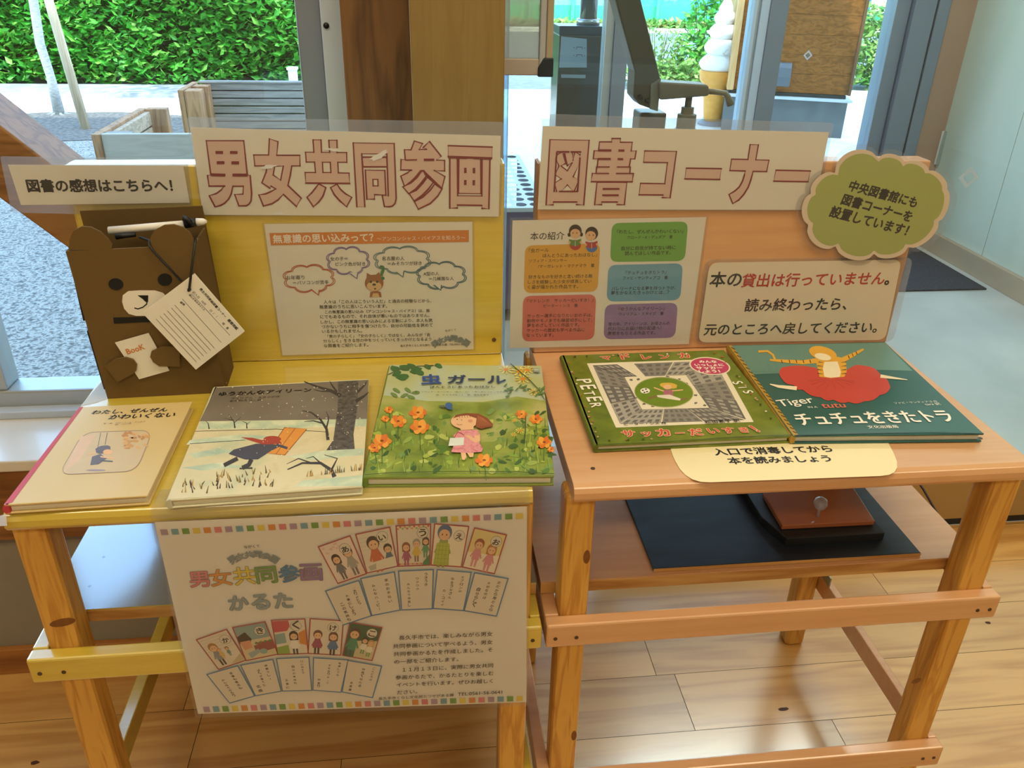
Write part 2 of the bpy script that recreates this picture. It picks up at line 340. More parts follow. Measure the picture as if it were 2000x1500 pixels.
# inner sliding glass screen behind the stands
dn = sroot('door_1', (1.0, 1.57, 0))
MB().box(.45, 2.5, 1.558, 1.59, .018, .16).build('bottom_rail', mat('ab8852', .5, .02, 10), dn, .003); MB().box(.45, 2.5, 1.56, 1.588, 0, .018).build('gap_shade', M_BLACK, dn)  # black strip paints the shade beneath the sliding rail
MB().box(.17, 2.5, 1.57, 1.578, .0, 2.2).build('pane', M_GLASS, dn); MB().box(.155, .17, 1.562, 1.586, 0, 2.2).build('edge_seal', glass('seal', 'b5d8ec', haze=.25), dn)
MB().box(2.5, 2.56, 1.55, 1.6, 0, 2.7).build('stile', M_ALUL, dn, .003); MB().box(.131, 2.56, 1.55, 1.6, 2.2, 2.7).build('header', WALLP, dn)
def marker(root, c, Y, r=.022):
    b = MB()
    for k in range(4):
        a, d = math.pi / 2 * k, math.pi / 2 * (k + 1)
        b.add([(c.x + q * math.cos(t), Y, c.z + q * math.sin(t)) for q in (r, r * .55) for t in (a, d)], [(0, 1, 3, 2)], None)
    return b.build('glass_marker', glass('marker_film', 'c9bfb4', haze=.35), root)
marker(dn, PY(1892, 347, 1.569), 1.569)
# outer automatic door
do = sroot('door_2', (1.3, 3.9, 0))
for x0, x1, y0, y1, m in ((.846, .885, 3.86, 3.94, M_ALU), (.885, .949, 3.84, 3.94, M_ALUD), (1.512, 1.53, 3.86, 3.94, M_ALUL), (1.53, 1.545, 3.87, 3.94, M_ALU), (1.545, 1.585, 3.86, 3.94, M_ALUL), (1.585, 1.668, 3.85, 3.95, M_ALUD),
                          (2.178, 2.246, 3.86, 3.96, M_ALUD), (2.25, 2.352, 3.83, 3.96, M_ALUD), (2.362, 2.42, 3.83, 3.96, M_ALUD)):
    MB().box(x0, x1, y0, y1, 0, 2.3).build('stile', m, do, .003)
MB().box(2.352, 2.362, 3.845, 3.95, 0, 2.3).build('gasket', mat('4a3a22', .7), do)
for x0, x1 in ((.2, .846), (.949, 1.512), (1.668, 2.178)): MB().box(x0, x1, 3.895, 3.901, .0, 2.25).build('pane', M_GLASS, do)
MB().box(.1, 2.42, 3.83, 3.98, 2.25, 2.7).build('header', M_ALUD, do); MB().box(.1, 2.42, 3.84, 3.96, -.01, .004).build('threshold', M_ALU, do)
for px_, py_ in ((1420, 105), (1578, 108)): marker(do, PY(px_, py_, 3.893), 3.893)
c = PY(1578, 108, 3.892); MB().add([(c.x + .008 * math.cos(math.pi / 2 * k), 3.8925, c.z + .008 * math.sin(math.pi / 2 * k)) for k in range(4)], [(0, 1, 2, 3)]).build('glass_marker', mat('7d8283', .6), do)
struct(bx('wall_vestibule', .08, .12, 1.43, 3.95, 0, 2.7, WALLP, None, 0))
tp = mat('ab8a76', .7, .03, 15)
struct(bx('trim_5', 2.42, 2.56, 3.84, 3.95, 0, 2.7, tp, None, .002))
wr = MB(); pale = ramp_mat('pale_panel', ['bcc7b9', 'c8d1c3', 'd4dace'], 2.2, .45, (1, 1, .5), 5)
for y0, y1 in ((1.6, 2.46), (2.464, 3.336), (3.34, 3.90)): wr.box(2.55, 2.6, y0, y1, .097, 2.7, pale)
wr.box(2.556, 2.6, 1.6, 3.9, 0, 2.7, M_BLACK); struct(wr.build('wall_right'))
struct(bx('baseboard_right', 2.53, 2.56, 1.6, 3.84, 0, .096, mat('b39d86', .6, .04, 20), None))
hb = thing('cabinet_pull', 'slim white vertical pull with a dark slot on the pale panel wall', 'handle', (2.548, 3.82, .43))
bx('grip', 2.535, 2.549, 3.835, 3.838, .40, .56, mat('eef0ee', .4), hb, .001); bx('slot', 2.546, 2.55, 3.822, 3.835, .40, .56, M_BLACK, hb)
bx('grip', 2.535, 2.549, 3.819, 3.822, .40, .56, mat('9aa09a', .4), hb, .001)
struct(bx('trim_6', 2.56, 4.2, 1.5, 1.6, 0, 2.7, WALLP, None, 0))
# ------------------------------------------------------------------ outdoors
GY = -.015
M_PAVE = ramp_mat('pale_paving', ['e9e6de', 'f2efe8', 'dcd9d2'], 4, .85, detail=8)
M_GRAV = ramp_mat('gravel', ['55595a', '7d807d', 'b4b4ae', '676a69'], 55, .9, detail=9, bump=.8, lo=.34, hi=.66)
M_SHADED_SOIL = ramp_mat('shaded_soil', ['4f4d4c', '6a6866', '85827d'], 30, .95, detail=9, bump=.5)  # soil colour darkened to hold the shade under the tree
M_ASPH = ramp_mat('asphalt', ['6f757c', '7e848b', '8a9097'], 14, .9, detail=8)
struct(bx('pavement', .0, 9, 3.96, 9.45, -.1, GY, M_PAVE, None, 0))
struct(bx('gravel_yard', -9, .0, 1.5, 7.3, -.1, GY, M_GRAV, None, 0)); struct(bx('pavement', -9, .0, 7.3, 8.75, -.1, GY, M_PAVE, None, 0))
struct(bx('road', -14, 30, 9.45, 17.6, -.12, GY - .01, M_ASPH, None, 0)); struct(bx('kerb', -12, .4, 8.75, 9.45, -.1, .02, ramp_mat('kerb_stone', ['8a8f95', 'a2a6aa', 'b4b6b8'], 6, .9), None, .01))
struct(bx('kerb', .4, 30, 17.6, 17.85, -.1, .05, M_PAVE, None, .01)); struct(bx('verge', -14, 40, 17.85, 40, -.1, .03, ramp_mat('verge_earth', ['6f7a4a', '8a9a55', '9c9468'], 3, .95), None, 0))
struct(MB().prism([PZ(1215, 150, GY), PZ(1240, 149, GY), PZ(1262, 170, GY), PZ(1240, 165, GY)], (0, 0, .004)).build('road_marking', M_PAVE, None))
so = MB(); n = 26
so.add([(-2.75 + 1.25 * math.cos(6.283 * k / n) * random.uniform(.85, 1.1), 7.25 + .62 * math.sin(6.283 * k / n) * random.uniform(.85, 1.1), GY + .004) for k in range(n)], [tuple(range(n))], M_SHADED_SOIL)
struct(so.build('shaded_soil_patch'))
def leafmass(name, boxes, n, size, cols, parent, shape=None):
    b = MB(); ms = [mat(c, .45, .15, 9, trans=.3) for c in cols]
    for i in range(n):
        x0, x1, y0, y1, z0, z1 = random.choice(boxes); p = V((random.uniform(x0, x1), random.uniform(y0, y1), random.uniform(z0, z1)))
        if shape: p = shape(p)
        if p is None: continue
        a = random.uniform(0, 6.283); t = random.uniform(-.2, .9); s = size * random.uniform(.6, 1.25)
        d = V((math.cos(a) * math.cos(t), math.sin(a) * math.cos(t), math.sin(t))); sd = d.cross(V((random.uniform(-.6, .6), random.uniform(-1, .2), 1))).normalized() * s * .27; up = d.cross(sd).normalized() * s * .05
        m = ms[min(len(ms) - 1, int(random.random() ** 1.2 * len(ms)))]
        b.add([p, p + d * s * .45 + sd + up, p + d * s, p + d * s * .45 - sd + up], [(0, 1, 2), (0, 2, 3)], m)
    return b.build(name, None, parent)
GREENS = ['4aae38', '388f2e', '64c046', '98dc62', '287a24']
hd = thing('hedge', 'dense clipped green hedge running along the kerb outside the window', 'hedge', (-3, 9.9, 0))
bx('dark_core', -7.5, .2, 9.95, 10.7, .02, 1.35, mat('2a3a1c', .9, .3, 5), hd, .05)  # solid dark box added inside the leaves to block the view through
leafmass('foliage', [(-7.7, .3, 9.45, 9.95, .0, 1.5)] * 3 + [(-7.7, .3, 9.5, 10.7, 1.3, 1.55)], 27000, .105, GREENS, hd, lambda p: V((p.x, 9.5 + abs(random.gauss(0, .16)) + .1 * math.sin(p.x * 3 + p.z * 4), p.z)) if p.z < 1.35 else p)
tr = thing('street_tree', 'young tree trunk wrapped in pale bandage, leaning to the side', 'tree', (-3.08, 7.8, GY))
tpts = [PY(115, 218, 7.8), PY(99, 150, 7.8), PY(78, 85, 7.8), PY(65, 0, 7.8)]; tpts.append(tpts[3] + V((.03, 0, .6))); tpts.append(tpts[4] + V((.1, .05, .7)))
tpts[0].z = GY - .01
MB().tube(tpts, [.048, .035, .037, .036, .034, .03], 14).build('wrapped_trunk', ramp_mat('bandage', ['8f979c', 'a9b0b4', 'bcc2c4'], 26, .9, (1, 1, 3), bump=.6), tr, smooth=True)
rt = MB()
for k in range(6):
    a = k * 1.05; rt.tube([tpts[0] + V((0, 0, .03)), tpts[0] + V((.07 * math.cos(a), .06 * math.sin(a), .012)), tpts[0] + V((.15 * math.cos(a + .2), .13 * math.sin(a + .2), .002))], [.02, .012, .004], 6)
rt.build('root', mat('8b8f90', .9), tr, smooth=True)
leafmass('crown', [(-3.9, -2.1, 7, 8.7, 2.2, 3.6)], 1500, .12, GREENS, tr)
pb = PY(168, 250, 7.1); pt = PY(95, 0, 7.1); pb.z = GY - .01
tag(MB().tube([pb, pt, pt + (pt - pb) * .9], [.036, .033, .03], 14).build('support_pole', wood('bare_pole', 'd8c9ae', 'bda98a', axis=2), None, smooth=True), 'bare wooden support pole slanting up beside the wrapped tree trunk', 'pole')
# timber planter benches
M_DECK = wood('deck_board', 'b9a48a', '93806a', axis=0, rings=20, rough=.7, coat=0); M_DECKG = wood('grey_deck', '8f8d88', '75736f', axis=0, rings=20, rough=.7, coat=0); M_POST = wood('bench_post', 'a9825c', '7d5a3c', axis=2, rings=20, rough=.7, coat=0)
b1 = thing('timber_bench', 'low timber planter box with a plain pale front board, nearest the window', 'bench', (-.9, 4.7, GY))
q = PZ(196, 262, .45); x0, y0 = q.x, q.y
bx('front_board', x0, .1, y0, y0 + .035, GY, .45, wood('pale_board', 'aeaaa0', 'a39f94', axis=0, rings=20, rough=.7, coat=0), b1, .004)
bx('end_board', x0 - .042, x0, y0 - .01, y0 + .8, GY, .45, M_POST, b1, .003)
for k in range(5): bx('side_slat', x0, x0 + .03, y0 + .05, y0 + .76, .02 + k * .085, .095 + k * .085, M_DECK, b1, .003)
bx('corner_post', x0 + .0, x0 + .12, y0 + .76, y0 + .83, GY, .45, M_POST, b1, .004); bx('corner_post', x0, x0 + .13, y0 + .04, y0 + .1, GY, .446, M_DECKG, b1, .004)
b2 = thing('timber_bench', 'taller slatted timber planter wall with grey horizontal boards before the hedge', 'bench', (-1.0, 6.1, GY))
q = PZ(360, 176, .45); q2 = PZ(399, 163, .45)
bx('end_board', q.x - .045, q.x - .008, q.y, q.y + .42, GY, .45, M_POST, b2, .003); bx('corner_post', q.x, q.x + .1, q.y - .02, q.y + .1, GY, .448, M_POST, b2, .004); bx('corner_post', q.x, q.x + .1, q2.y - .11, q2.y, GY, .446, M_POST, b2, .004)
for k in range(9): bx('slat', q.x + .05, .1, q2.y, q2.y + .03, GY + .006 + k * .052, GY + .05 + k * .052, M_DECKG, b2, .003)
bx('gap_backing', q.x + .05, .1, q2.y + .031, q2.y + .045, GY, .45, mat('45423f', .8), b2); bx('cap_rail', q.x + .02, .1, q2.y - .01, q2.y + .05, .452, .466, M_DECKG, b2, .003)  # dark board added behind the slats to keep their gaps dark
bo = thing('bollard', 'short pale metal bollard with a flat cap in front of the hedge', 'bollard', (-1.17, 8.6, GY))
bx('post', -1.205, -1.125, 8.56, 8.64, GY, .27, mat('b5c3cc', .5), bo, .006); bx('cap', -1.215, -1.115, 8.55, 8.65, .27, .295, mat('c3cdd2', .5), bo, .004)
# kiosk with soft ice sign
ka, kb = V((2.6, 6.998, 0)), V((3.509, 6.649, 0)); ku = (kb - ka).normalized(); kd = V((.30, .954, 0)); KL = (kb - ka).length
def kbox(name, u0, u1, d0, d1, z0, z1, m, parent, bevel=.004):
    c = ka + ku * ((u0 + u1) / 2) + kd * ((d0 + d1) / 2); return MB().obox((c.x, c.y, (z0 + z1) / 2), ku * (u1 - u0), kd * (d1 - d0), V((0, 0, z1 - z0))).build(name, m, parent, bevel)
kk = thing('kiosk', 'wood clad kiosk hut on a grey concrete base outside the glass door', 'kiosk', ka + ku * .5)
kbox('base', 0, KL, 0, 1.6, GY, .27, ramp_mat('kiosk_base', ['4c5157', '555b61', '60666c'], 7, .8), kk); kbox('ledge', -.03, KL + .03, -.03, 1.63, .27, .292, mat('b3bcc4', .6), kk)
kbox('shadow_gap', .02, KL - .02, .02, 1.55, .292, .318, M_BLACK, kk)
M_CLAD = wood('kiosk_cladding', '8a5628', '643c16', axis=0, rings=34, rough=.9, coat=0, spec=.1)
for k in range(14): kbox('cladding_board', .055, KL - .012, .03, .05, .322 + k * .148, .4685 + k * .148, M_CLAD, kk, .002)
kbox('wall_core', .0, KL, .05, 1.55, .32, 2.4, wood('kiosk_side', 'b98a52', '9c6f3a', axis=2, rings=9, coat=0, spec=.2), kk); kbox('corner_trim', 0, .053, .0, .05, .32, 2.4, wood('kiosk_trim', 'd6ab76', 'c0935b', axis=2), kk); kbox('edge_trim', KL - .012, KL + .012, .005, .06, .32, 2.4, mat('5d3a1d', .6), kk)
hc = PY(1531, 147, 6.78); hh = [(-.055, 0, -.09), (.055, 0, -.09), (.055, 0, .09), (-.055, 0, .09)]
hood = MB(); prof = [(.0, -.09), (.075, -.09), (.07, -.02), (.05, .05), (.02, .085), (.0, .09)]
hu = hc - ka; u_ = V((hu.x, hu.y, 0)) @ ku; base = ka + ku * u_ + kd * .028; base.z = hc.z
hood.prism([base + ku * -.055 - kd * a + V((0, 0, b)) for a, b in prof], ku * .11).build('vent_hood', mat('555d68', .5, .03, 10, metal=.2), kk, .004)
ic = thing('ice_cream_sign', 'tall white soft-serve swirl in an orange cone beside the kiosk', 'sign', (2.62, 7.3, GY))
MB().lathe(2.62, 7.3, [(.06, GY), (.085, .05), (.105, .2), (.12, .28), (.13, .29), (.13, .33), (.155, .36), (.165, .42), (.165, .435), (.14, .44)], 32).build('cone', ramp_mat('wafer', ['d98d2c', 'e6a247'], 20, .5), ic, smooth=True)
MB().lathe(2.62, 7.3, [(.09, GY), (.13, GY), (.13, .0), (.1, .02)], 24).build('stand', M_ALUD, ic)
sw = []; z = .43
for R_, hgt in ((.178, .135), (.15, .125), (.125, .115), (.095, .1)):
    for k in range(9):
        t = k / 8; sw.append((R_ * (.74 + .30 * math.sin(math.pi * t)) * (1 - .12 * t), z + hgt * t))
    z += hgt
sw += [(.06, z + .03), (.035, z + .075), (.008, z + .11)]
MB().lathe(2.62, 7.3, sw, 36).build('swirl', mat('f2f2f4', .5, .01), ic, smooth=True)
# shrubs by the road, fence across it
def shrub(label, x, y, r, hgt, n, size, cols, nst=7):
    t = thing('roadside_shrub', label, 'shrub', (x, y, GY), 'shrubs along the road edge'); st = MB()
    for k in range(nst):
        a = random.uniform(0, 6.28); q = r * random.uniform(.2, .9); st.tube([(x, y, GY), (x + q * .5 * math.cos(a), y + q * .4 * math.sin(a), hgt * .5), (x + q * math.cos(a), y + q * .6 * math.sin(a), hgt * random.uniform(.8, 1.15))], [.008, .006, .003], 5)
    st.build('stem', mat('7a7a48', .8), t)
    def sh(p):
        k = (p.z - GY) / hgt; a = random.uniform(0, 6.28); q = r * math.sqrt(random.random()) * (1 - .55 * max(0, k - .2)); return V((x + q * math.cos(a), y + .6 * q * math.sin(a), p.z))
    leafmass('foliage', [(x, x, y, y, GY + .02, hgt)] * 2 + [(x, x, y, y, GY + .02, hgt * .55)], n, size, cols, t, sh)
LG = ['7fa84e', '9dbb62', '62963f', 'b7c67c', '4f8434']
shrub('sparse flowering shrub with thin stems between the sanitiser arm and the ice cream sign', 2.75, 9.75, .55, .62, 900, .06, LG, 12)
shrub('leafy green shrub directly behind the white swirl of the ice cream sign', 3.35, 9.9, .42, .98, 1100, .1, GREENS)
shrub('low grassy clump at the foot of the sparse flowering shrub', 2.95, 9.62, .5, .25, 800, .08, LG)
shrub('pale green tall weeds seen between the kiosk and the grey door jamb', 5.35, 9.75, .5, .85, 1600, .1, LG)
shrub('darker low weeds at the kerb past the kiosk corner', 5.6, 9.62, .45, .4, 900, .09, GREENS)
leafy = leafmass('verge_grass', [(1, 13, 17.9, 18.08, .0, .14)], 3500, .16, LG + ['c9b46a'], None); tag(leafy, 'rough grass and weeds along the foot of the green fence', 'grass', kind='stuff')
fe = thing('site_fence', 'bright green construction fence with netting and blue sheeting across the road', 'fence', (6, 18.4, 0))
MB().box(-2, 14, 18.4, 18.43, .13, .43).build('kick_panel', mat('35d08a', .5, .03, 2), fe)
MB().box(-2, 4.0, 18.41, 18.42, .43, 1.9).build('netting', ramp_mat('green_net', ['3fb98a', '9fd6c0', '58c49a'], 60, .7, lo=.4, hi=.6), fe)
MB().box(4.0, 14, 18.41, 18.42, .43, 1.9).build('blue_sheet', ramp_mat('blue_tarp', ['1f9fd0', '47c4e6', '2b86c4', '8fe0f0'], 2.6, .5, (1, 1, 2), 3, dist=2), fe)
for x in [-1.2 + .9 * k for k in range(17)]:
    b = MB(); b.box(x - .03, x + .03, 18.33, 18.38, 0, 1.9)
    b.build('fence_post', mat('49c9a0', .5), fe)
nb = thing('fence_notice', 'white notice board with red lettering hung on the green fence', 'notice', (9.8, 18.3, .35))
npl = Plane((0, 18.3, 0), (0, -1, 0)); q0 = PY(1698, 26, 18.3); q1 = PY(1790, -40, 18.3)
bx('board', q0.x, q1.x + .3, 18.3, 18.32, q0.z, q1.z, mat('f1f1ee', .6, .01), nb)
pr_ = Print(npl); pr_.text('はいってはい', (1706, 16), (1764, 18), mat('d04848', .6), bold=.03); pr_.build('lettering', None, nb)
# things in and just outside the vestibule
pe = thing('pedestal_cabinet', 'dark metal pedestal cabinet with a steel pipe on top, beyond the glass', 'cabinet', (.79, 4.25, GY))
bx('body', .69, .94, 4.16, 4.36, GY, .945, mat('3a3833', .3, .06, 8, coat=.3), pe, .004); bx('top_band', .688, .942, 4.158, 4.362, .945, .985, mat('2b3d48', .35), pe, .003)
npp = Plane((0, 4.156, 0), (0, -1, 0)); prn = Print(npp, base=0); prn.poly([(1096, 71), (1146, 76), (1146, 132), (1092, 132)], mat('93a0ab', .5, .02)); prn.poly([(1096, 145), (1144, 146), (1143, 153), (1096, 152)], mat('8d959c', .5, .02))
for yy in (92, 107):
    prn.line([(1126, yy + 4), (1126, yy), (1137, yy), (1137, yy + 4)], 1.3, M_INK); prn.line([(1120, yy), (1122, yy + 2)], 1, M_INK); prn.line([(1141, yy + 1), (1143, yy + 3)], 1, M_INK)
prn.build('pale_patches', None, pe)  # pale rectangles and small dark marks on the cabinet front
MB().tube([(.845, 4.26, .985), (.845, 4.26, 2.2)], .042, 24).build('pipe', mat('8d8d8a', .25, .03, 8, metal=.7), pe, smooth=True); MB().tube([(.845, 4.26, .985), (.845, 4.26, 1.012)], .056, 24).build('pipe_collar', mat('a9a9a4', .25, metal=.7), pe, smooth=True)
us = thing('umbrella_stand', 'pale metal umbrella stand with a perforated top, on the concrete floor beyond the glass screen', 'umbrella stand', (.3, 3.4, 0))
ux1, uy0 = .474, 2.95; cw, cd_ = .056, .075; t_ = MB(); N = 16; nx = 6
for i in range(nx):
    for j in range(12):
        xa, xb, ya, yb = ux1 - .012 - cw * (i + 1), ux1 - .012 - cw * i, uy0 + .008 + cd_ * j, uy0 + .008 + cd_ * (j + 1); cx, cy = (xa + xb) / 2, (ya + yb) / 2; ri, ro = [], []
        for k in range(N):
            a = 2 * math.pi * (k + .5) / N; ca, sa = math.cos(a), math.sin(a); ri.append((cx + .0225 * ca, cy + .026 * sa, .45)); f = min(cw / 2 / abs(ca), cd_ / 2 / abs(sa)); ro.append((cx + f * ca, cy + f * sa, .45))
        t_.add(ro + ri, [(k, (k + 1) % N, N + (k + 1) % N, N + k) for k in range(N)])
        t_.add([(xa, ya, .45), (xb, ya, .45), (xb, yb, .45), (xa, yb, .45)] + [ro[k] for k in range(N)], [(0, 4 + 9, 4 + 10), (1, 4 + 13, 4 + 14), (2, 4 + 1, 4 + 2), (3, 4 + 5, 4 + 6)])
ux0 = ux1 - .012 - cw * nx
t_.box(ux0 - .012, ux1, uy0 - .002, uy0 + .008, .435, .45); t_.box(ux1 - .012, ux1, uy0 + .008, 3.86, .435, .4499); t_.box(ux0 - .012, ux0, uy0 + .008, 3.86, .435, .4499); t_.box(ux0, ux1 - .012, 3.85, 3.862, .435, .4499)
WHT = mat('b4c4d4', .4, .02, 10)
t_.build('perforated_top', WHT, us)
M_UMB = mat('5f5878', .5, .03, 10)
bx('front_panel', ux0 - .012, ux1, uy0, uy0 + .012, .05, .435, M_UMB, us); bx('side_panel', ux1 - .01, ux1, uy0 + .012, 3.85, .05, .435, M_UMB, us); bx('side_panel', ux0 - .012, ux0, uy0 + .012, 3.85, .05, .435, M_UMB, us); bx('drip_tray', ux0, ux1 - .01, uy0 + .012, 3.85, .04, .06, M_BLACK, us)
for fx, fy in ((ux0 + .02, uy0 + .03), (ux1 - .03, uy0 + .03), (ux0 + .02, 3.82), (ux1 - .03, 3.82)): bx('foot', fx - .02, fx + .02, fy - .02, fy + .02, 0, .05, M_BLACK, us)
tag(bx('floor_mat', 1.25, 2.486, 3.16, 3.82, 0, .008, ramp_mat('mat_pile', ['1d222c', '2b323e', '3a424e'], 120, .95, detail=4, bump=.5), None, .003), 'dark blue-black entrance mat on the concrete floor before the door', 'mat')
# foot-pedal sanitiser stand behind the pink stand
sa = thing('sanitizer_stand', 'grey steel foot-pedal sanitiser stand with a long slanting press arm behind the pink panel', 'stand', (.5, 1.74, 0))
M_SAN = mat('6b6a68', .4, .03, 12, metal=.3)
YS = 1.69
def ys_(*pts): return [PY(a, b, YS) for a, b in pts]
MB().prism(ys_((1180, -80), (1238, -80), (1252, 0), (1290, 152), (1293, 165), (1284, 217), (1250, 205), (1237, 190), (1240, 140), (1207, 20)), (0, .06, 0)).build('press_arm', mat('55534f', .4, .03, 12, metal=.3), sa, .003)
MB().prism(ys_((1270, 165), (1290, 152), (1284, 217), (1268, 212)), (0, -.005, 0)).build('arm_flange', mat('7f7f7d', .4, .03, 12, metal=.3), sa, .001)
for a, b in ((1250, 190), (1264, 197)):
    c = PY(a, b, YS - .004); MB().tube([c, c + V((0, -.008, 0))], [.0055, .004], 12).build('bolt', mat('2e2c2a', .3, metal=.6), sa, smooth=True)
bx('column', .461, .518, 1.72, 1.78, .014, .985, M_SAN, sa, .004); bx('base_plate', .36, .68, 1.62, 1.92, 0, .014, M_SAN, sa, .003); bx('bottle_shelf', .50, .62, 1.64, 1.78, .738, .752, M_SAN, sa, .002); bx('pedal', .45, .57, 1.60, 1.66, .03, .042, M_SAN, sa, .002)
pu = thing('pump_bottle', 'grey pump bottle with a bent spout under the slanting press arm', 'bottle', (.5545, 1.70, .752))
MB().prism([PY(*q, 1.675) for q in rounded([(1288, 160), (1385, 166), (1386, 188), (1288, 196)], 7)], (0, .05, 0)).build('pump_head', mat('6e6a66', .45), pu, .006, segs=3)
sp = [PY(1380, 178, 1.70), PY(1402, 180, 1.70), PY(1416, 182, 1.70), PY(1421, 188, 1.70), PY(1427, 205, 1.70)]
MB().tube(sp, [.0055, .0055, .0055, .006, .008], 12).build('spout', mat('857c70', .4), pu, smooth=True)
cx = .5545
MB().lathe(cx, 1.70, [(.007, .965), (.007, 1.03)], 14).build('stem', mat('77736e', .45), pu, smooth=True)
MB().lathe(cx, 1.70, [(.0195, .957), (.0195, .986), (.013, .987), (.013, 1.0)], 24).build('collar', mat('7d7468', .45), pu, .001)
MB().lathe(cx, 1.70, [(.043, .753), (.046, .76), (.046, .90), (.043, .925), (.034, .946), (.021, .958)], 28).build('bottle_body', mat('9a9fb0', .3, coat=.3), pu, smooth=True)
# framed pane with black corner fixed to the post
fp = thing('framed_pane', 'framed glazed notice panel with a black corner guard, jutting out past the wooden column', 'panel', (.19, 1.44, 1.08))
a = PY(985, 146, 1.44); b = PY(1076, 148, 1.44)
zf = a.z; xr = b.x
MB().box(.02, xr - .022, 1.437, 1.441, zf + .026, 1.7).build('glazing', glass('hazy_glass', 'c6bfb0', haze=.3, rough=.02, reflect=2.5), fp)
bx('frame_stile', xr - .022, xr - .011, 1.432, 1.446, zf, 1.7, mat('b9bdc3', .4, .02, 10, metal=.2), fp, .002); bx('frame_edge', xr - .011, xr, 1.43, 1.448, zf, 1.7, mat('b3a489', .5, .02, 10), fp, .002)
bx('frame_rail', .02, xr - .022, 1.432, 1.446, zf, zf + .026, mat('b8aca3', .5, .02, 10), fp, .002)
c0 = PY(1051, 131, 1.43)
MB().prism([(c0.x, 1.4285, zf - .002), (xr + .002, 1.4285, zf - .002), (xr + .002, 1.4285, zf + .028), (xr - .014, 1.4285, zf + .028), (c0.x, 1.4285, zf + .012)], (0, .021, 0)).build('corner_guard', mat('1f2a33', .5), fp, .002)
# ------------------------------------------------------------------ the two book stands
ZT = .708; YF = .7896; YP = 1.164
def stand(label, X, paint, edge, shelfpaint):
    t = thing('book_display_stand', label, 'display stand', (X + .296, .99, 0), 'painted book stands by the window')
    W = .592; prof = [(YF + .012, .683), (YF + .004, .685), (YF, .691), (YF + .0005, .699), (YF + .004, .705), (YF + .011, ZT), (1.205, ZT), (1.205, .683)]
    MB().prism([(X, y, z) for y, z in prof], (W, 0, 0)).build('tabletop', paint, t, .001)
    MB().box(X, X + W, YP, 1.2, ZT + .0005, 1.0065).build('back_panel', paint, t, .0025)
    bx('panel_edge', X - .0015, X, YP + .002, 1.2, ZT, 1.005, edge, t, 0)
    for x in (X - .006, X + .558):
        bx('leg', x, x + .0385, .808, .848, 0, .683, M_PINE, t, .006); bx('leg', x, x + .0385, 1.195, 1.233, 0, .683, M_PINE, t, .006)
    xa, xb = X - .025, X + .61
    bx('front_rail', xa, xb, .788, .808, .456, .494, paint, t, .003); bx('front_rail', xa, xb, .788, .808, .149, .190, paint, t, .003)
    for z0, z1 in ((.456, .494), (.149, .189)):
        bx('side_rail', xa, xa + .019, .8085, 1.235, z0, z1, paint, t, .002); bx('side_rail', xb - .014, xb, .8085, 1.235, z0, z1, paint, t, .002)
    s = bx('shelf', xa, xb, .850, 1.194, .5125, .5145, shelfpaint, t, .0005)
    bx('shelf_board', xa, xb, .8495, 1.194, .4945, .5125, M_PINEX, s, .001)
    sc = mat('4a3524', .5, .2, 90)
    def screw(x, z, y=.788): MB().tube([(x, y, z), (x, y - .0008, z)], .0028, 8).build('screw', sc, t)
    for x in (xa + .012, xa + .04, xb - .012, xb - .03): screw(x, .472); screw(x, .168)
    for x, y in ((X + .03, .83), (X + .56, .86)): MB().tube([(x, y, ZT), (x, y, ZT + .0005)], .003, 8).build('screw', sc, t)
    for x, y in ((X + .018, .955), (X + .019, .895)): MB().tube([(x, y, .5145), (x, y, .515)], .0022, 8).build('screw', sc, t)
    br = MB(); br.box(X + .5585, X + .594, 1.192, 1.1945, .195, .216); br.box(X + .591, X + .5935, 1.15, 1.192, .195, .216)
    br.build('angle_bracket', mat('9a9a8a', .35, .05, 20, metal=.7), t)
    return t
M_YEL = ramp_mat('yellow_paint', ['cbae3c', 'cfb342', 'd4b948'], 9, .3, (1, 14, 14), 5, coat=1, ior=2.0); M_PNK = ramp_mat('peach_paint', ['cf9a6c', 'd4a072', 'd8a678'], 7, .38, (1, 12, 12), 5, coat=.7, ior=1.7)
ys = stand('yellow painted wooden book stand with a back panel, carrying the cardboard bear box', -.469, M_YEL, M_YEL, M_YEL)
tz_ = Plane((0, 0, ZT + .0004), (0, 0, 1))
for q_ in ([(201, 742), (209, 779), (186, 787), (157, 793)], [(-18, 1012), (12, 1004), (14, 1027), (-30, 1029)]): plate('clear_tape', q_, tz_, 0, .0001, glass('tape', 'f4f4f4', haze=.4, rough=.1), ys)
ys_sh = [o for o in ys.children if o.name.startswith('shelf')][0]
MB().box(-.469 - .025, -.469 + .61, .850, 1.194, .5147, .5151).build('plastic_cover', glass('shelf_film', 'f2f4f4', haze=.12, rough=.14, reflect=6.5), ys_sh)
ps = stand('peach pink painted wooden book stand with a back panel, carrying the green and teal books', .172, M_PNK, wood('panel_end', 'a8743c', '7d5026', axis=2), M_PNK)
c = PY(965, 664, YP - .001); MB().tube([c, c + V((0, .0015, 0))], .0034, 12).build('screw', mat('5b4326', .5), ys)
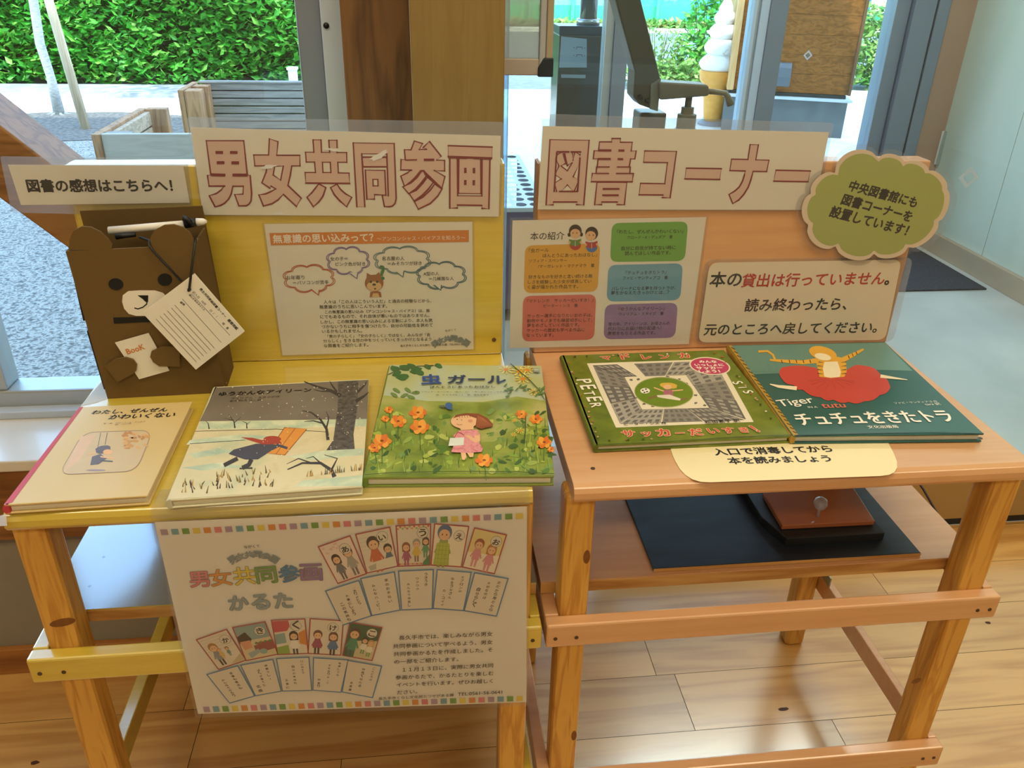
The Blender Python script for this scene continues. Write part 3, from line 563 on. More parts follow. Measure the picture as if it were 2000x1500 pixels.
# things on the lower pink shelf
zs = .5147
tag(bx('black_board', .305, .696, .857, 1.10, zs, zs + .006, ramp_mat('black_stain', ['10161f', '182230', '222c3a'], 6, .5, (1, 8, 8)), None, .0008), 'blue-black stained board lying on the lower shelf of the pink stand', 'board')
ob = bpy.data.objects['black_board']
bx('cut_edge', .305, .696, .8565, .8572, zs + .0005, zs + .0055, M_PINEX, ob, 0)
tag(MB().prism([(.49, .94, zs + .0062), (.507, .888, zs + .0062), (.655, .888, zs + .0062), (.655, 1.05, zs + .0062), (.49, 1.05, zs + .0062)], (0, 0, .014)).build('black_slab', M_BLACK, None, .001), 'thick matte black slab on the blue-black board under the pink tabletop', 'slab')
zp = zs + .0208
ap = thing('acrylic_plate', 'clear red-brown acrylic plate on the black slab under the pink tabletop', 'plate', (.56, .95, zp))
qa = [PZ(1490, 962, zp + .008), PZ(1528, 1026, zp + .008), PZ(1709, 1017, zp + .008), PZ(1666, 950, zp + .008)]
MB().prism([v - V((0, 0, .008)) for v in qa], (0, 0, .008)).build('plate', mat('9e5a36', .1, .03, 5, coat=.8), ap, .0012)
ac = PZ(1597, 1008, zp + .008)
tag(MB().lathe(ac.x, ac.y, [(.003, zp + .0085), (.0025, zp + .020), (.007, zp + .023), (.010, zp + .030), (.0085, zp + .037), (.003, zp + .041)], 20).build('glass_knob', glass('knob_glass', 'e8e0e0', haze=.25, rough=.05, reflect=4), None, smooth=True), 'small clear glass knob standing on the red-brown acrylic plate', 'knob')
def PXX(x, y, X): return P(x, y, 0, X)
k1, k2, k3 = PXX(1803, 955, .803), PXX(1838, 1016, .803), PXX(1860, 1060, .803); k4 = PY(1890, 1072, .955)
tag(MB().tube([k1 + V((0, .14, .02)), k1, k2, k3, k4, (k4.x, k4.y, .3), (k4.x, k4.y, .004), (k4.x - .02, k4.y - .06, .003)], .0018, 8).build('power_cable', mat('2a1a1e', .5), None, smooth=True), 'thin dark cable hanging over the end of the pink lower shelf', 'cable')
KN = mat('7d4a1c', .5, .25, 120)
def knot(st, x, y, Y, rx, rz, rot=0):
    q = PY(x, y, Y - .0003); lg = min([o for o in st.children if o.name.startswith('leg')], key=lambda o: (sum((V(v.co) + ORG[o.name] for v in o.data.vertices), V()) / len(o.data.vertices) - V((q.x, Y + .02, .34))).length)
    MB().prism([(q.x + rx * math.cos(6.283 * k / 14) * math.cos(rot) - rz * math.sin(6.283 * k / 14) * math.sin(rot), Y, q.z + rx * math.cos(6.283 * k / 14) * math.sin(rot) + rz * math.sin(6.283 * k / 14) * math.cos(rot)) for k in range(14)], (0, -.0003, 0)).build('knot', KN, lg)
knot(ps, 1146, 1088, .808, .0045, .011); knot(ps, 1121, 1437, .808, .004, .010); knot(ps, 1790, 1330, .808, .0075, .005, .5); knot(ys, 122, 1216, .808, .016, .006, .2)

# ------------------------------------------------------------------ laminated signs
F1 = Plane((0, YP - .0012, 0), (0, -1, 0))          # sheets taped on the panels' faces
F2 = Plane((0, YP - .0030, 0), (0, -1, 0)); F3 = Plane((0, YP - .0056, 0), (0, -1, 0))
def sheet(label, pl, corners, film=None, r=0, rf=0, paper=None, name='laminated_sign', group=None, film_poly=None):
    """a printed sheet sealed in clear film: root, paper, film"""
    c = [pl(*p) for p in corners]; zb = min(p.z for p in c); mx = sum(p.x for p in c) / len(c); my = sum(p.y for p in c) / len(c)
    t = thing(name, label, 'sign', (mx, my, zb), group)
    pts = rounded(corners, r) if r else corners
    plate('paper', pts, pl, 0, .0002, paper or M_PAPER, t)
    fp_ = film_poly or (rounded(film, rf) if rf else film) if (film or film_poly) else None
    if fp_: t['film'] = 0; del t['film']; t_f = (fp_, pl, corners)
    else: t_f = None
    return t, t_f
def finish(t, f, pr, name='printing'):
    pr.build(name, None, t)
    top = max((v - pr.pl.o) @ pr.pl.n for v in pr.v) + .0002
    if f and len(f[0]) == 24:
        q_ = rounded(f[2], .05); m_ = MB(); m_.add([f[1](*u, .0001) for u in f[0]] + [f[1](*u, .0001) for u in q_], [(i, (i + 1) % 24, 24 + (i + 1) % 24, 24 + i) for i in range(24)]); m_.build('film_margin', M_CLEAR, t)
    if f: plate('laminate_film', f[0], f[1], max(.0009, top), .00012, M_FILM, t)
INK = M_INK; RED = mat('c03028', .6, 0); MAROON = mat('84181e', .6, 0); ROSE = mat('dfbfb2', .6, .01)
# S2: the long title
c2 = [(372, 248.5), (978, 265), (974, 423), (396, 419.5)]
t, f = sheet('wide laminated title strip over the yellow panel, large outlined red characters', F2, c2, [(364, 228.6), (984, 238), (978, 424), (395, 421)], rf=7, group='title strips')
p = Print(F2)
LW = 14
def glyph(p, outer, holes=(), dash=(), o0=.0005):
    """one block letter: pink face, maroon outline, counters, and short maroon bars (x0, y0, x1, y1, thickness)"""
    p.at(o0)
    for f_ in outer: p.at(o0); p.poly(f_, ROSE)
    p.at(o0 + .00002)
    for h_ in holes: p.at(o0 + .00002); p.poly(h_, M_PAPER)
    for k, f_ in enumerate(list(outer) + list(holes)):
        n = len(f_); p.at(o0 + .00004 + k * .00002); p.line(f_, LW, MAROON, closed=True)
        p.at(o0 + .0003 + k * .00001); p.polys([[(x + LW * .5 * math.cos(a * 1.0472), y + LW * .5 * math.sin(a * 1.0472)) for a in range(6)] for x, y in f_], MAROON)
    p.at(o0 + .0005)
    for x0, y0, x1, y1, w_ in dash: p.line([(x0, y0), (x1, y1)], w_, MAROON)
p.crop(4.2333, 390, 260)
glyph(p, [[(55, 62), (365, 62), (394, 345), (418, 350), (430, 500), (425, 560), (407, 588), (385, 600), (325, 600), (290, 507), (358, 503), (362, 438), (275, 438), (262, 500), (240, 545), (205, 580), (170, 598), (128, 608), (80, 517), (140, 498), (180, 468), (208, 437), (78, 437), (65, 350), (93, 342)]], (), [(132, 158, 194, 158, 23), (252, 158, 314, 159, 23), (142, 243, 206, 243, 25), (263, 244, 327, 244, 25), (92, 342, 214, 346, 24), (272, 345, 397, 345, 24)])
glyph(p, [[(577, 46), (648, 70), (638, 183), (828, 183), (830, 270), (762, 270), (750, 345), (730, 432), (840, 537), (800, 605), (692, 505), (650, 550), (600, 582), (528, 602), (490, 510), (545, 502), (590, 482), (630, 460), (590, 437), (582, 455), (515, 410), (550, 320), (556, 270), (457, 270), (447, 180), (570, 180)]], [[(622, 272), (692, 272), (670, 388), (608, 345)]])
glyph(p, [[(937, 55), (1003, 55), (1008, 158), (1075, 158), (1068, 58), (1135, 58), (1137, 160), (1215, 160), (1217, 240), (1142, 240), (1147, 328), (1235, 330), (1240, 415), (878, 412), (872, 325), (958, 325), (950, 238), (882, 238), (875, 157), (945, 157)], [(985, 418), (1043, 450), (1020, 520), (985, 568), (940, 607), (888, 530), (930, 490), (960, 450)], [(1135, 420), (1165, 465), (1205, 500), (1257, 530), (1215, 608), (1160, 560), (1115, 510), (1083, 450)]], [[(1015, 240), (1080, 240), (1085, 325), (1020, 325)]])
p.crop(4.2333, 680, 260)
glyph(p, [[(42, 80), (380, 85), (397, 540), (388, 580), (365, 603), (340, 608), (300, 606), (282, 517), (332, 517), (320, 172), (112, 170), (138, 607), (72, 607)], [(118, 198), (316, 198), (320, 278), (125, 278)], [(142, 305), (303, 308), (312, 510), (218, 508), (218, 545), (155, 545)]], [[(205, 382), (245, 382), (247, 435), (207, 435)]])
glyph(p, [[(547, 65), (615, 85), (588, 135), (648, 133), (620, 118), (672, 68), (768, 190), (732, 222), (797, 225), (797, 312), (712, 308), (800, 358), (775, 452), (700, 400), (640, 345), (622, 308), (600, 310), (560, 360), (520, 400), (465, 437), (435, 355), (490, 328), (525, 305), (435, 303), (437, 218), (472, 218), (465, 137), (520, 137)],
      [(452, 443), (520, 410), (570, 365), (605, 315), (628, 312), (650, 350), (605, 410), (560, 460), (500, 500)], [(505, 500), (565, 470), (620, 410), (655, 365), (705, 405), (665, 460), (610, 515), (545, 560)], [(548, 565), (615, 530), (680, 470), (715, 420), (775, 462), (740, 520), (680, 580), (580, 628)]], (), [(472, 222, 570, 219, 11), (625, 219, 712, 219, 20), (622, 310, 774, 456, 14)])
glyph(p, [[(827, 103), (1190, 115), (1187, 205), (827, 192)], [(840, 207), (903, 208), (905, 517), (1105, 519), (1107, 212), (1172, 215), (1163, 624), (1105, 622), (1105, 597), (903, 594), (903, 618), (840, 620)], [(915, 207), (1095, 210), (1098, 500), (912, 497)]], (), [(827, 198, 980, 203, 20), (1035, 205, 1187, 210, 20), (968, 285, 969, 328, 20), (1040, 286, 1040, 330, 20), (968, 386, 968, 428, 20), (1039, 387, 1038, 428, 20)])
p.cm = (1, 0, 0); p.at(.0013)
glare_white = mat('f4f4f6', .4, 0)
for ex, ey, rx, ry, ro in ((545, 421, 11, 2, 0), (652, 292, 16, 3, .1), (742, 303, 20, 5, -.45), (525, 325, 15, 4, -.15)): p.ell((ex, ey - (4 if ey > 415 else 0)), rx, ry, glare_white, 16, ro, .7)  # white patches painted as lamp glare on the laminate
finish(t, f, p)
# S5
t, f = sheet('wide laminated title strip over the pink panel, red outlined characters beside the green cloud', F2, [(1060, 246), (1619, 258), (1590, 410), (1050, 409)], [(1059, 222), (1629, 240), (1594, 412), (1049, 411)], rf=8, group='title strips')
p = Print(F2)
p.crop(4.5357, 1055, 255)
q_ = [[(285, 190), (305, 190), (290, 262)], [(320, 192), (358, 190), (352, 215)], [(150, 190), (185, 192), (152, 212)], [(140, 240), (165, 312), (137, 370)], [(137, 395), (187, 427), (130, 462)], [(128, 470), (145, 538), (122, 538)], [(188, 537), (240, 480), (290, 535)], [(345, 295), (335, 430), (292, 408)], [(330, 470), (325, 538), (300, 538)], [(185, 312), (225, 290), (240, 312), (282, 285), (240, 355)]]
glyph(p, [[(87, 80), (433, 85), (385, 657), (320, 655), (325, 632), (117, 632), (115, 657), (52, 657)]], q_, [(143, 187, 258, 187, 15), (268, 188, 362, 188, 15), (146, 190, 124, 540, 14), (352, 236, 330, 540, 14), (165, 538, 334, 538, 13), (203, 200, 228, 290, 13), (215, 200, 240, 312, 13)])
glyph(p, [[(635, 70), (710, 70), (710, 103), (815, 103), (805, 180), (850, 180), (838, 250), (800, 250), (788, 320), (797, 322), (793, 378), (825, 380), (815, 453), (452, 452), (462, 378), (495, 378), (500, 322), (505, 320), (512, 250), (470, 248), (478, 178), (517, 178), (525, 100), (632, 100)], [(503, 457), (767, 458), (745, 655), (680, 655), (683, 632), (545, 632), (545, 655), (482, 655)]], (),
      [(517, 174, 630, 175, 20), (692, 175, 745, 176, 20), (512, 250, 625, 250, 18), (685, 251, 735, 252, 18), (495, 321, 615, 321, 11), (677, 321, 800, 321, 11), (490, 378, 610, 378, 11), (670, 378, 825, 378, 11), (553, 515, 702, 515, 16), (548, 571, 695, 571, 16)])
glyph(p, [[(925, 180), (1207, 184), (1150, 595), (1080, 593), (1088, 570), (875, 568), (888, 467), (1103, 470), (1127, 283), (915, 280)]])
p.crop(4.5357, 1320, 265)
glyph(p, [[(92, 287), (402, 292), (388, 387), (78, 382)]]); glyph(p, [[(657, 78), (730, 80), (707, 213), (823, 217), (803, 317), (683, 315), (665, 385), (640, 455), (600, 520), (555, 570), (503, 600), (470, 520), (520, 490), (560, 455), (590, 400), (605, 350), (613, 312), (477, 308), (493, 207), (637, 210)]]); glyph(p, [[(885, 305), (1190, 312), (1170, 407), (866, 402)]])
finish(t, f, p)
# S1
t, f = sheet('small laminated strip with one line of black writing, overhanging the yellow panel above the bear', F1, [(15.6, 321.6), (358, 323.5), (370.5, 396), (41, 400.5)], [(0, 305), (366, 310), (380, 423), (23, 415)], rf=6)
p = Print(F1); p.text('図書の感想はこちらへ！', (56, 375), (338, 374), INK, bold=.034); finish(t, f, p)
# S3: bubbles poster
t, f = sheet('laminated poster with an orange heading, four thought bubbles and a dog, on the yellow panel', F1, [(516, 437.5), (922.5, 433), (925, 682), (552, 694)], [(511, 434), (926, 430), (929, 684), (549, 697)])
p = Print(F1).crop(4, 500, 400); OR = mat('d8822f', .6, 0); WH = mat('f6f0e6', .6, 0)
p.poly([(105, 220), (1663, 197), (1663, 290), (117, 316)], OR)
p.text('無意識の思い込みって？', (138, 300), (918, 286), WH, bold=.02); p.text('～アンコンシャス・バイアスを知ろう～', (945, 283), (1635, 272), WH)
def bubble(cx, cy, rx, ry, col, tail, nb=8):
    def ring(k): return [(cx + (rx * k) * math.cos(a) * (.9 + .17 * abs(math.sin(a * nb / 2 + .4)) ** .7), cy + ry * k * math.sin(a) * (.86 + .22 * abs(math.sin(a * nb / 2 + .4)) ** .7)) for a in [2 * math.pi * i / 90 for i in range(90)]]
    for k in (1.0, .93):
        p.line(ring(k), 7, col, closed=True)
    p.poly([(tail[0], tail[1] - 4), (tail[0] + 75, tail[1] - 4), (tail[0] + 66, tail[1] + 42)], col); p.poly([(tail[0] + 9, tail[1] - 12), (tail[0] + 66, tail[1] - 12), (tail[0] + 60, tail[1] + 30)], M_PAPER)
bubble(415, 575, 195, 105, mat('b85a3a', .6), (425, 668)); bubble(720, 435, 162, 105, mat('7d6aa0', .6), (725, 540)); bubble(1143, 430, 215, 104, mat('5d7f8c', .6), (1085, 528)); bubble(1448, 550, 188, 104, mat('4a7080', .6), (1380, 630))
for s_, a, b in (('お年寄り', (238, 585), (380, 582)), ('＝パソコンが苦手', (290, 624), (570, 618)), ('女の子＝', (582, 438), (718, 434)), ('ピンク色が好き', (622, 478), (855, 474)), ('名古屋の人', (985, 434), (1160, 432)), ('＝みそカツが好き', (1028, 474), (1295, 470)), ('A型の人', (1308, 553), (1430, 550)), ('＝几帳面な人', (1350, 592), (1545, 588))): p.text(s_, a, b, INK, bold=.008, n=3)
BR1 = mat('9c5f2e', .6); BR2 = mat('d9b27e', .6)
p.poly([(888, 722), (893, 680), (935, 668), (975, 680), (982, 720)], BR1); p.poly([(905, 722), (915, 690), (955, 690), (965, 721)], BR2)
p.poly([(862, 585), (865, 530), (900, 548)], BR1); p.poly([(990, 575), (960, 524), (935, 545)], BR1); p.ell((923, 610), 73, 66, BR1); p.ell((923, 635), 58, 38, BR2)
for ex in (898, 946): p.ell((ex, 600), 9, 10, INK)
p.ell((923, 622), 14, 9, INK); p.ell((930, 655), 7, 7, INK); p.text('?', (980, 583), (1014, 580), mat('3f7d4a', .6), bold=.03)
for s_, a, b in (('人々は「この人はこういう人だ」と過去の経験などから、', (530, 772), (1370, 762)), ('無意識のうちに思いこんでいます。', (497, 812), (1025, 804)), ('この無意識の思い込み（アンコンシャス・バイアス）は、誰', (540, 850), (1358, 838)), ('にでもあるもので、それ自体が悪いものではありません。', (503, 888), (1355, 876)), ('しかし、この無意識の思い込みによる言動により、本人も気', (507, 928), (1378, 914)), ('づかないうちに相手を傷つけたり、自分の可能性を狭めて', (514, 966), (1380, 952)), ('いるかもしれません。', (517, 1000), (830, 996)), ('「男の子らしく」「女の子らしく」ではなく、みんなが「自', (560, 1040), (1358, 1026)), ('分らしく」生きる世の中をつくっていくきっかけとなるよう', (527, 1076), (1370, 1060)), ('な図書をご紹介します。', (532, 1114), (878, 1106)), ('長久手市くらし文化部たつせがある課　TEL:0561-56-0641', (1128, 1110), (1668, 1094))): p.text(s_, a, b, INK, bold=.008, n=3)
def arched(p, cx, cy, R, s_, sz, m1, m2, a0, a1):
    n = len(s_); o_ = p.off
    for i, ch in enumerate(s_):
        p.at(o_ + (i % 2) * .0001)
        a = a0 + (a1 - a0) * (i + .5) / n; x, y = cx + R * math.sin(a), cy - R * math.cos(a); ex, ey = math.cos(a) * sz / 2, math.sin(a) * sz / 2
        p.text(ch, (x - ex, y - ey), (x + ex, y + ey), m1, bold=.05, n=10); p.at(p.top); p.text(ch, (x - ex, y - ey), (x + ex, y + ey), m2, bold=.018, n=5)
GY1 = mat('54626a', .6); GY2 = mat('93a0a6', .6)
arched(p, 1525, 1245, 180, '男女共同参画', 48, GY1, GY2, -.78, .72); p.text('ながくて', (1478, 992), (1565, 984), INK, bold=.01, n=3)
finish(t, f, p)
# S4: book list
t, f = sheet('laminated book list with five coloured panels and two reading children, on the pink panel', F1, [(1001, 430.5), (1379.5, 424), (1345, 672), (995, 680)], [(996, 425), (1384, 421), (1350, 676), (989, 686)])
p = Print(F1).crop(4, 960, 400)
def panel(c, m): p.poly(rounded(c, 62), m)
panel([(262, 318), (850, 300), (828, 678), (250, 690)], mat('e0a93c', .6, .01)); panel([(246, 712), (818, 698), (802, 1052), (238, 1068)], mat('d9726a', .6, .01)); panel([(940, 142), (1536, 130), (1510, 438), (925, 446)], mat('6fae4c', .6, .01)); panel([(912, 470), (1496, 456), (1474, 744), (898, 756)], mat('6aa3c4', .6, .01)); panel([(886, 778), (1456, 764), (1434, 1038), (874, 1050)], mat('9377ae', .6, .01))
p.text('本の紹介', (302, 276), (568, 270), INK, bold=.006, n=3)
for s_, a, b in (('『虫ガール', (290, 374), (446, 368)), ('ほんとうにあったおはなし』', (400, 412), (824, 404)), ('ソフィア・スペンサー', (292, 452), (588, 446)), ('/マーガレット・マクナマラ　著', (362, 494), (802, 486)), ('好きなものを好きと言い続ける難', (288, 578), (786, 570)), ('しさを経験した少女が成長してい', (284, 618), (778, 610)), ('く姿が描かれた作品です。', (282, 658), (676, 652)),
                 ('『マドレンカ　サッカーだいすき！』', (276, 766), (794, 756)), ('ピーター・シス　著', (406, 802), (672, 798)), ('サッカー選手になりたい女の子は、', (278, 882), (786, 874)), ('動物やモノまでも練習相手にして、', (276, 920), (786, 912)), ('夢をめざしていく作品です。', (276, 956), (686, 950)), ('サッカーの歴史も学べる作品に', (274, 994), (726, 988)), ('なっています。', (272, 1032), (484, 1030)),
                 ('『わたし、ぜんぜんかわいくない』', (978, 226), (1496, 220)), ('クロード・K・デュボア　著', (1058, 268), (1412, 262)), ('自分に自信が持てない時に', (1014, 356), (1436, 348)), ('読んでほしい作品です。', (1040, 394), (1398, 388)), ('『チュチュをきたトラ』', (1046, 544), (1364, 540)), ('ファビ・サンティアゴ　著', (1024, 584), (1374, 580)), ('バレリーナになる夢を持つトラが、', (936, 668), (1436, 662)), ('夢をかなえたきっかけとは…？', (932, 702), (1384, 696)),
                 ('『ゆうかんなアイリーン』', (990, 828), (1350, 822)), ('ウィリアム・スタイグ　著', (992, 866), (1342, 860)), ('雪の中、アイリーンは、お母さんの', (912, 944), (1388, 936)), ('代わりにお届け物の配達へ！', (908, 982), (1324, 974)), ('勇気をもらえる作品です。', (906, 1018), (1278, 1012))): p.text(s_, a, b, INK, bold=.008, n=3)
SK = mat('e8b98e', .6); HR = mat('2c1a14', .6)
def reader(cx, cy, book, cloth, bun):
    p.ell((cx, cy + 108), 44, 40, cloth); p.ell((cx, cy), 50, 52, HR)
    if bun: p.ell((cx - 48, cy + 28), 12, 16, HR); p.ell((cx + 48, cy + 26), 12, 16, HR)
    p.ell((cx - (0 if bun else 8), cy + 18), 40, 36, SK); p.ell((cx - 18, cy + 14), 4, 6, HR); p.ell((cx + 12, cy + 14), 4, 6, HR)
    p.poly([(cx - 50, cy + 62), (cx, cy + 74), (cx + 46, cy + 58), (cx + 42, cy + 104), (cx, cy + 118), (cx - 44, cy + 106)], book)
    p.line([(cx, cy + 74), (cx, cy + 118)], 3, WH); p.ell((cx - 46, cy + 88), 9, 10, SK); p.ell((cx + 42, cy + 86), 9, 10, SK)
reader(654, 205, mat('5f8a3c', .6), mat('b8382e', .6), True); reader(782, 222, mat('b53a3a', .6), mat('3f73b8', .6), False)
finish(t, f, p)
# S7: please return
t, f = sheet('cream rounded card with three lines of slanted black and red writing, above the teal book', F2, [(1386, 513), (1761, 507), (1729, 664), (1363, 669)], [(1378, 506), (1784, 502), (1744, 668), (1356, 673)], r=17, rf=18, paper=mat('f1e3cb', .6, .012, 40))
p = Print(F2).crop(3.03, 1340, 270)
p.text('本の', (134, 880), (318, 878), INK, bold=.02, shear=.05); p.text('貸出は行っていません', (322, 882), (1165, 866), RED, bold=.02, shear=.05); p.text('。', (1172, 866), (1195, 866), INK, bold=.04)
p.text('読み終わったら、', (342, 1026), (944, 1016), INK, bold=.02, shear=.05); p.text('元のところへ戻してください。', (102, 1166), (1122, 1150), INK, bold=.02, shear=.05)
finish(t, f, p)
# S6: green cloud
cl = [(680, 430), (700, 365), (735, 330), (752, 255), (800, 210), (878, 200), (895, 150), (960, 92), (1060, 66), (1120, 88), (1140, 112), (1200, 88), (1268, 106), (1300, 140), (1365, 128), (1420, 155), (1440, 185), (1500, 175), (1545, 215), (1555, 270), (1542, 300), (1562, 370), (1548, 450), (1500, 490), (1488, 540), (1430, 600), (1320, 640), (1280, 690), (1200, 712), (1118, 685), (1050, 715), (980, 715), (915, 690), (880, 640), (800, 628), (735, 570), (722, 510), (690, 478)]
inn = []
def smooth_loop(pts, seam):
    return pts
cx0, cy0 = 1120, 395
def lobes(k):
    """scalloped outline through the notch points measured on the photograph"""
    notch = [(880, 205), (1140, 118), (1296, 148), (1438, 192), (1545, 300), (1494, 492), (1312, 645), (1112, 685), (884, 640), (722, 512), (738, 328)]
    out = []; n = len(notch)
    for i in range(n):
        a, b = notch[i], notch[(i + 1) % n]; mx_, my_ = (a[0] + b[0]) / 2, (a[1] + b[1]) / 2; dx, dy = b[0] - a[0], b[1] - a[1]; L = math.hypot(dx, dy); nx_, ny_ = dy / L, -dx / L
        hgt = {0: 92, 1: 40, 2: 36, 3: 32, 4: 34, 5: 46, 6: 44, 7: 58, 8: 66, 9: 46, 10: 46}[i]
        for j in range(10):
            q = j / 10; bul = hgt * (4 * q * (1 - q)) ** .62; x = a[0] + dx * q + nx_ * bul; y = a[1] + dy * q + ny_ * bul; out.append((cx0 + (x - cx0) * k, cy0 + (y - cy0) * k))
    return out
tf = lambda pts: [(x / 3.03 + 1340, y / 3.03 + 270) for x, y in pts]
t, f = sheet('green cloud shaped card with tilted black writing at the top corner of the pink panel', F3, tf(lobes(1.0)), None, paper=mat('ecd9c2', .6, .012, 40), film_poly=tf(lobes(1.09)))
p = Print(F3).crop(3.03, 1340, 270); p.poly(lobes(.925), mat('b0ba68', .6, .015, 30))
p.text('中央図書館にも', (955, 308), (1352, 412), INK, bold=.034); p.text('図書コーナーを', (912, 390), (1320, 496), INK, bold=.034); p.text('設置しています！', (842, 462), (1296, 578), INK, bold=.034)
finish(t, f, p)
# S8: card lying on the pink top
TZ = Plane((0, 0, ZT + .0006), (0, 0, 1))
t, f = sheet('cream rounded card with two lines of black writing, half under the green and teal books', TZ, [(1294, 845), (1712, 822), (1768, 928), (1338, 944)], None, r=48, paper=mat('efe0b4', .6, .012, 40), name='card_sign')
p = Print(TZ, base=.0003); p.text('入口で消毒してから', (1398, 890), (1628, 883), INK, bold=.034); p.text('本を読みましょう', (1426, 907), (1626, 902), INK, bold=.034); finish(t, None, p)
# S9: A3 poster on the front edge
FP = Plane((0, .7845, 0), (0, -1, 0))
t, f = sheet('large laminated poster of picture cards hanging from the front edge of the yellow stand', FP, [(302, 1020), (1029, 989), (1028, 1371), (387, 1394)], [(296, 1014), (1034, 985), (1032, 1375), (383, 1399)])
p = Print(FP).crop(3.2615, 290, 960)
CY = [mat(h, .6, 0) for h in ('a98fa8', '6f9fb0', '6a9a3c', 'e3c94c', 'd98a34', 'd97a80')]
p.cm = (1, 0, 0); g = bil([(309, 1034), (1025, 1001), (1025, 1012), (312, 1045)]); g2 = bil([(393, 1380), (1024, 1358), (1024, 1368), (396, 1391)])
for k in range(34):
    for gg in (g, g2):
        u = (k + .5) / 34; du = .0098; p.poly([gg(u - du, 0), gg(u + du, 0), gg(u + du, 1), gg(u - du, 1)], CY[(k) % 6])
p.crop(3.2615, 290, 960)
for ch, col, a, b, tl in (('男', 'd9808c', (272, 608), (395, 600), (268, 512)), ('女', 'dd9440', (406, 602), (540, 590), (404, 497)), ('共', 'e0c83c', (556, 594), (690, 582), (554, 482)), ('同', '6da048', (698, 584), (824, 574), (694, 480)), ('参', '3f84b8', (840, 576), (968, 568), (836, 468)), ('画', '9270a8', (976, 566), (1108, 560), (972, 462))):
    p.text(ch, a, b, mat('6b5a50', .6), top=tl, bold=.036, n=10); p.at(p.top); p.text(ch, a, b, mat(col, .6), top=tl, bold=.016, n=8)
for ch, a, b, tl in (('か', (520, 752), (640, 748), (516, 664)), ('る', (668, 748), (776, 742), (664, 656)), ('た', (808, 738), (920, 734), (806, 645))):
    p.text(ch, a, b, mat('5f6c72', .6), top=tl, bold=.045, n=10); p.at(p.top); p.text(ch, a, b, mat('93a4ae', .6), top=tl, bold=.025, n=8)
arched(p, 675, 640, 225, '男女共同参画', 50, GY1, GY2, -.66, .62); p.text('ながくて', (612, 358), (712, 350), INK, bold=.012, n=3)
CR_ = mat('a8343a', .6); CB = mat('4a7fae', .6); CPAP = mat('e2d7c4', .6, .01)
OC = p.off
def card(c, rim, back): 
    p.at(OC)
    p.poly(c, rim); f_ = bil(c); a, b = .035, .03; p.poly([f_(a, b), f_(1 - a, b), f_(1 - a, 1 - b), f_(a, 1 - b)], back); return f_
def kid(f_, u, v, s, hair, top_, leg, long=False, skirt=False):
    """a small printed child: legs, body, head and hair in card coordinates"""
    q = lambda a, b: f_(u + a * s, v + b * s)
    legm = mat(leg, .6); tm = mat(top_, .6); hm = mat(hair, .6)
    for dx in (-.07, .05): p.poly([q(dx - .035, .42), q(dx + .045, .42), q(dx + .04, .66), q(dx - .03, .66)], legm)
    p.poly([q(-.10, .14), q(.10, .14), q(.17 if skirt else .13, .46), q(-.17 if skirt else -.13, .46)], tm)
    p.poly([q(-.09, .16), q(-.21, .38), q(-.16, .41), q(-.07, .24)], tm); p.poly([q(.09, .16), q(.21, .38), q(.16, .41), q(.07, .24)], tm)
    def el(a, b, rx, ry, m): p.poly([q(a + rx * math.cos(i * .393), b + ry * math.sin(i * .393)) for i in range(16)], m)
    el(0, 0, .17, .155, hm)
    if long: p.poly([q(-.17, 0), q(.17, 0), q(.16, .17), q(-.16, .17)], hm)
    el(0, .045, .13, .105, SK); el(-.05, .04, .014, .018, HR); el(.05, .04, .014, .018, HR)
def ring(f_, u, v, ch, ink=None):
    q = lambda rr: [f_(u + rr * math.cos(i * .2618), v + rr * .82 * math.sin(i * .2618)) for i in range(24)]
    p.poly(q(.165), GY1); p.poly(q(.155), CPAP); p.text(ch, f_(u - .10, v + .085), f_(u + .10, v + .085), INK, bold=.03, n=5)
def bgr(f_, pts, h): p.poly([f_(*z_) for z_ in pts], mat(h, .6, .01))
# lower row (crop A), upper row (crop B)
f_ = card([(302, 937), (500, 868), (626, 1070), (447, 1130)], CR_, CPAP)
for k in range(5): p.line([f_(.05, .1 + .09 * k), f_(.95, .1 + .09 * k)], 1.6, mat('b8aa98', .6))
bgr(f_, [(.5, .95), (.95, .75), (.95, .96)], 'c9b795'); kid(f_, .3, .36, .85, 'b0783a', '8d9296', '2c2422'); kid(f_, .42, .48, .4, 'c79a58', 'd9b05a', 'd9b05a'); kid(f_, .66, .5, .35, '8a5a3a', '6f9a8a', '6f9a8a'); ring(f_, .78, .26, 'か')
f_ = card([(532, 858), (745, 820), (830, 1032), (622, 1075)], CR_, mat('8fa8a8', .6))
bgr(f_, [(.03, .45), (.97, .45), (.97, .97), (.03, .97)], 'd9c8a0'); bgr(f_, [(.4, .62), (.97, .55), (.97, .8), (.4, .85)], '9a4a44'); 
for k in range(7): p.ell(f_(.5 + .07 * k, .56 + .02 * (k % 2)), 9, 8, mat(('5d8a4a', 'a8503f')[k % 2], .6))
bgr(f_, [(.03, .3), (.3, .2), (.42, .42), (.36, .5), (.03, .5)], '3a2a22'); bgr(f_, [(.05, .45), (.36, .45), (.36, .66), (.1, .7)], 'd99a78'); p.ell(f_(.62, .82), 26, 17, mat('8fb0a8', .6)); bgr(f_, [(.15, .8), (.5, .72), (.55, .82), (.2, .95)], '9fb0b0'); ring(f_, .74, .24, 'き')
f_ = card([(780, 812), (1000, 802), (1022, 1028), (822, 1036)], CR_, CPAP)
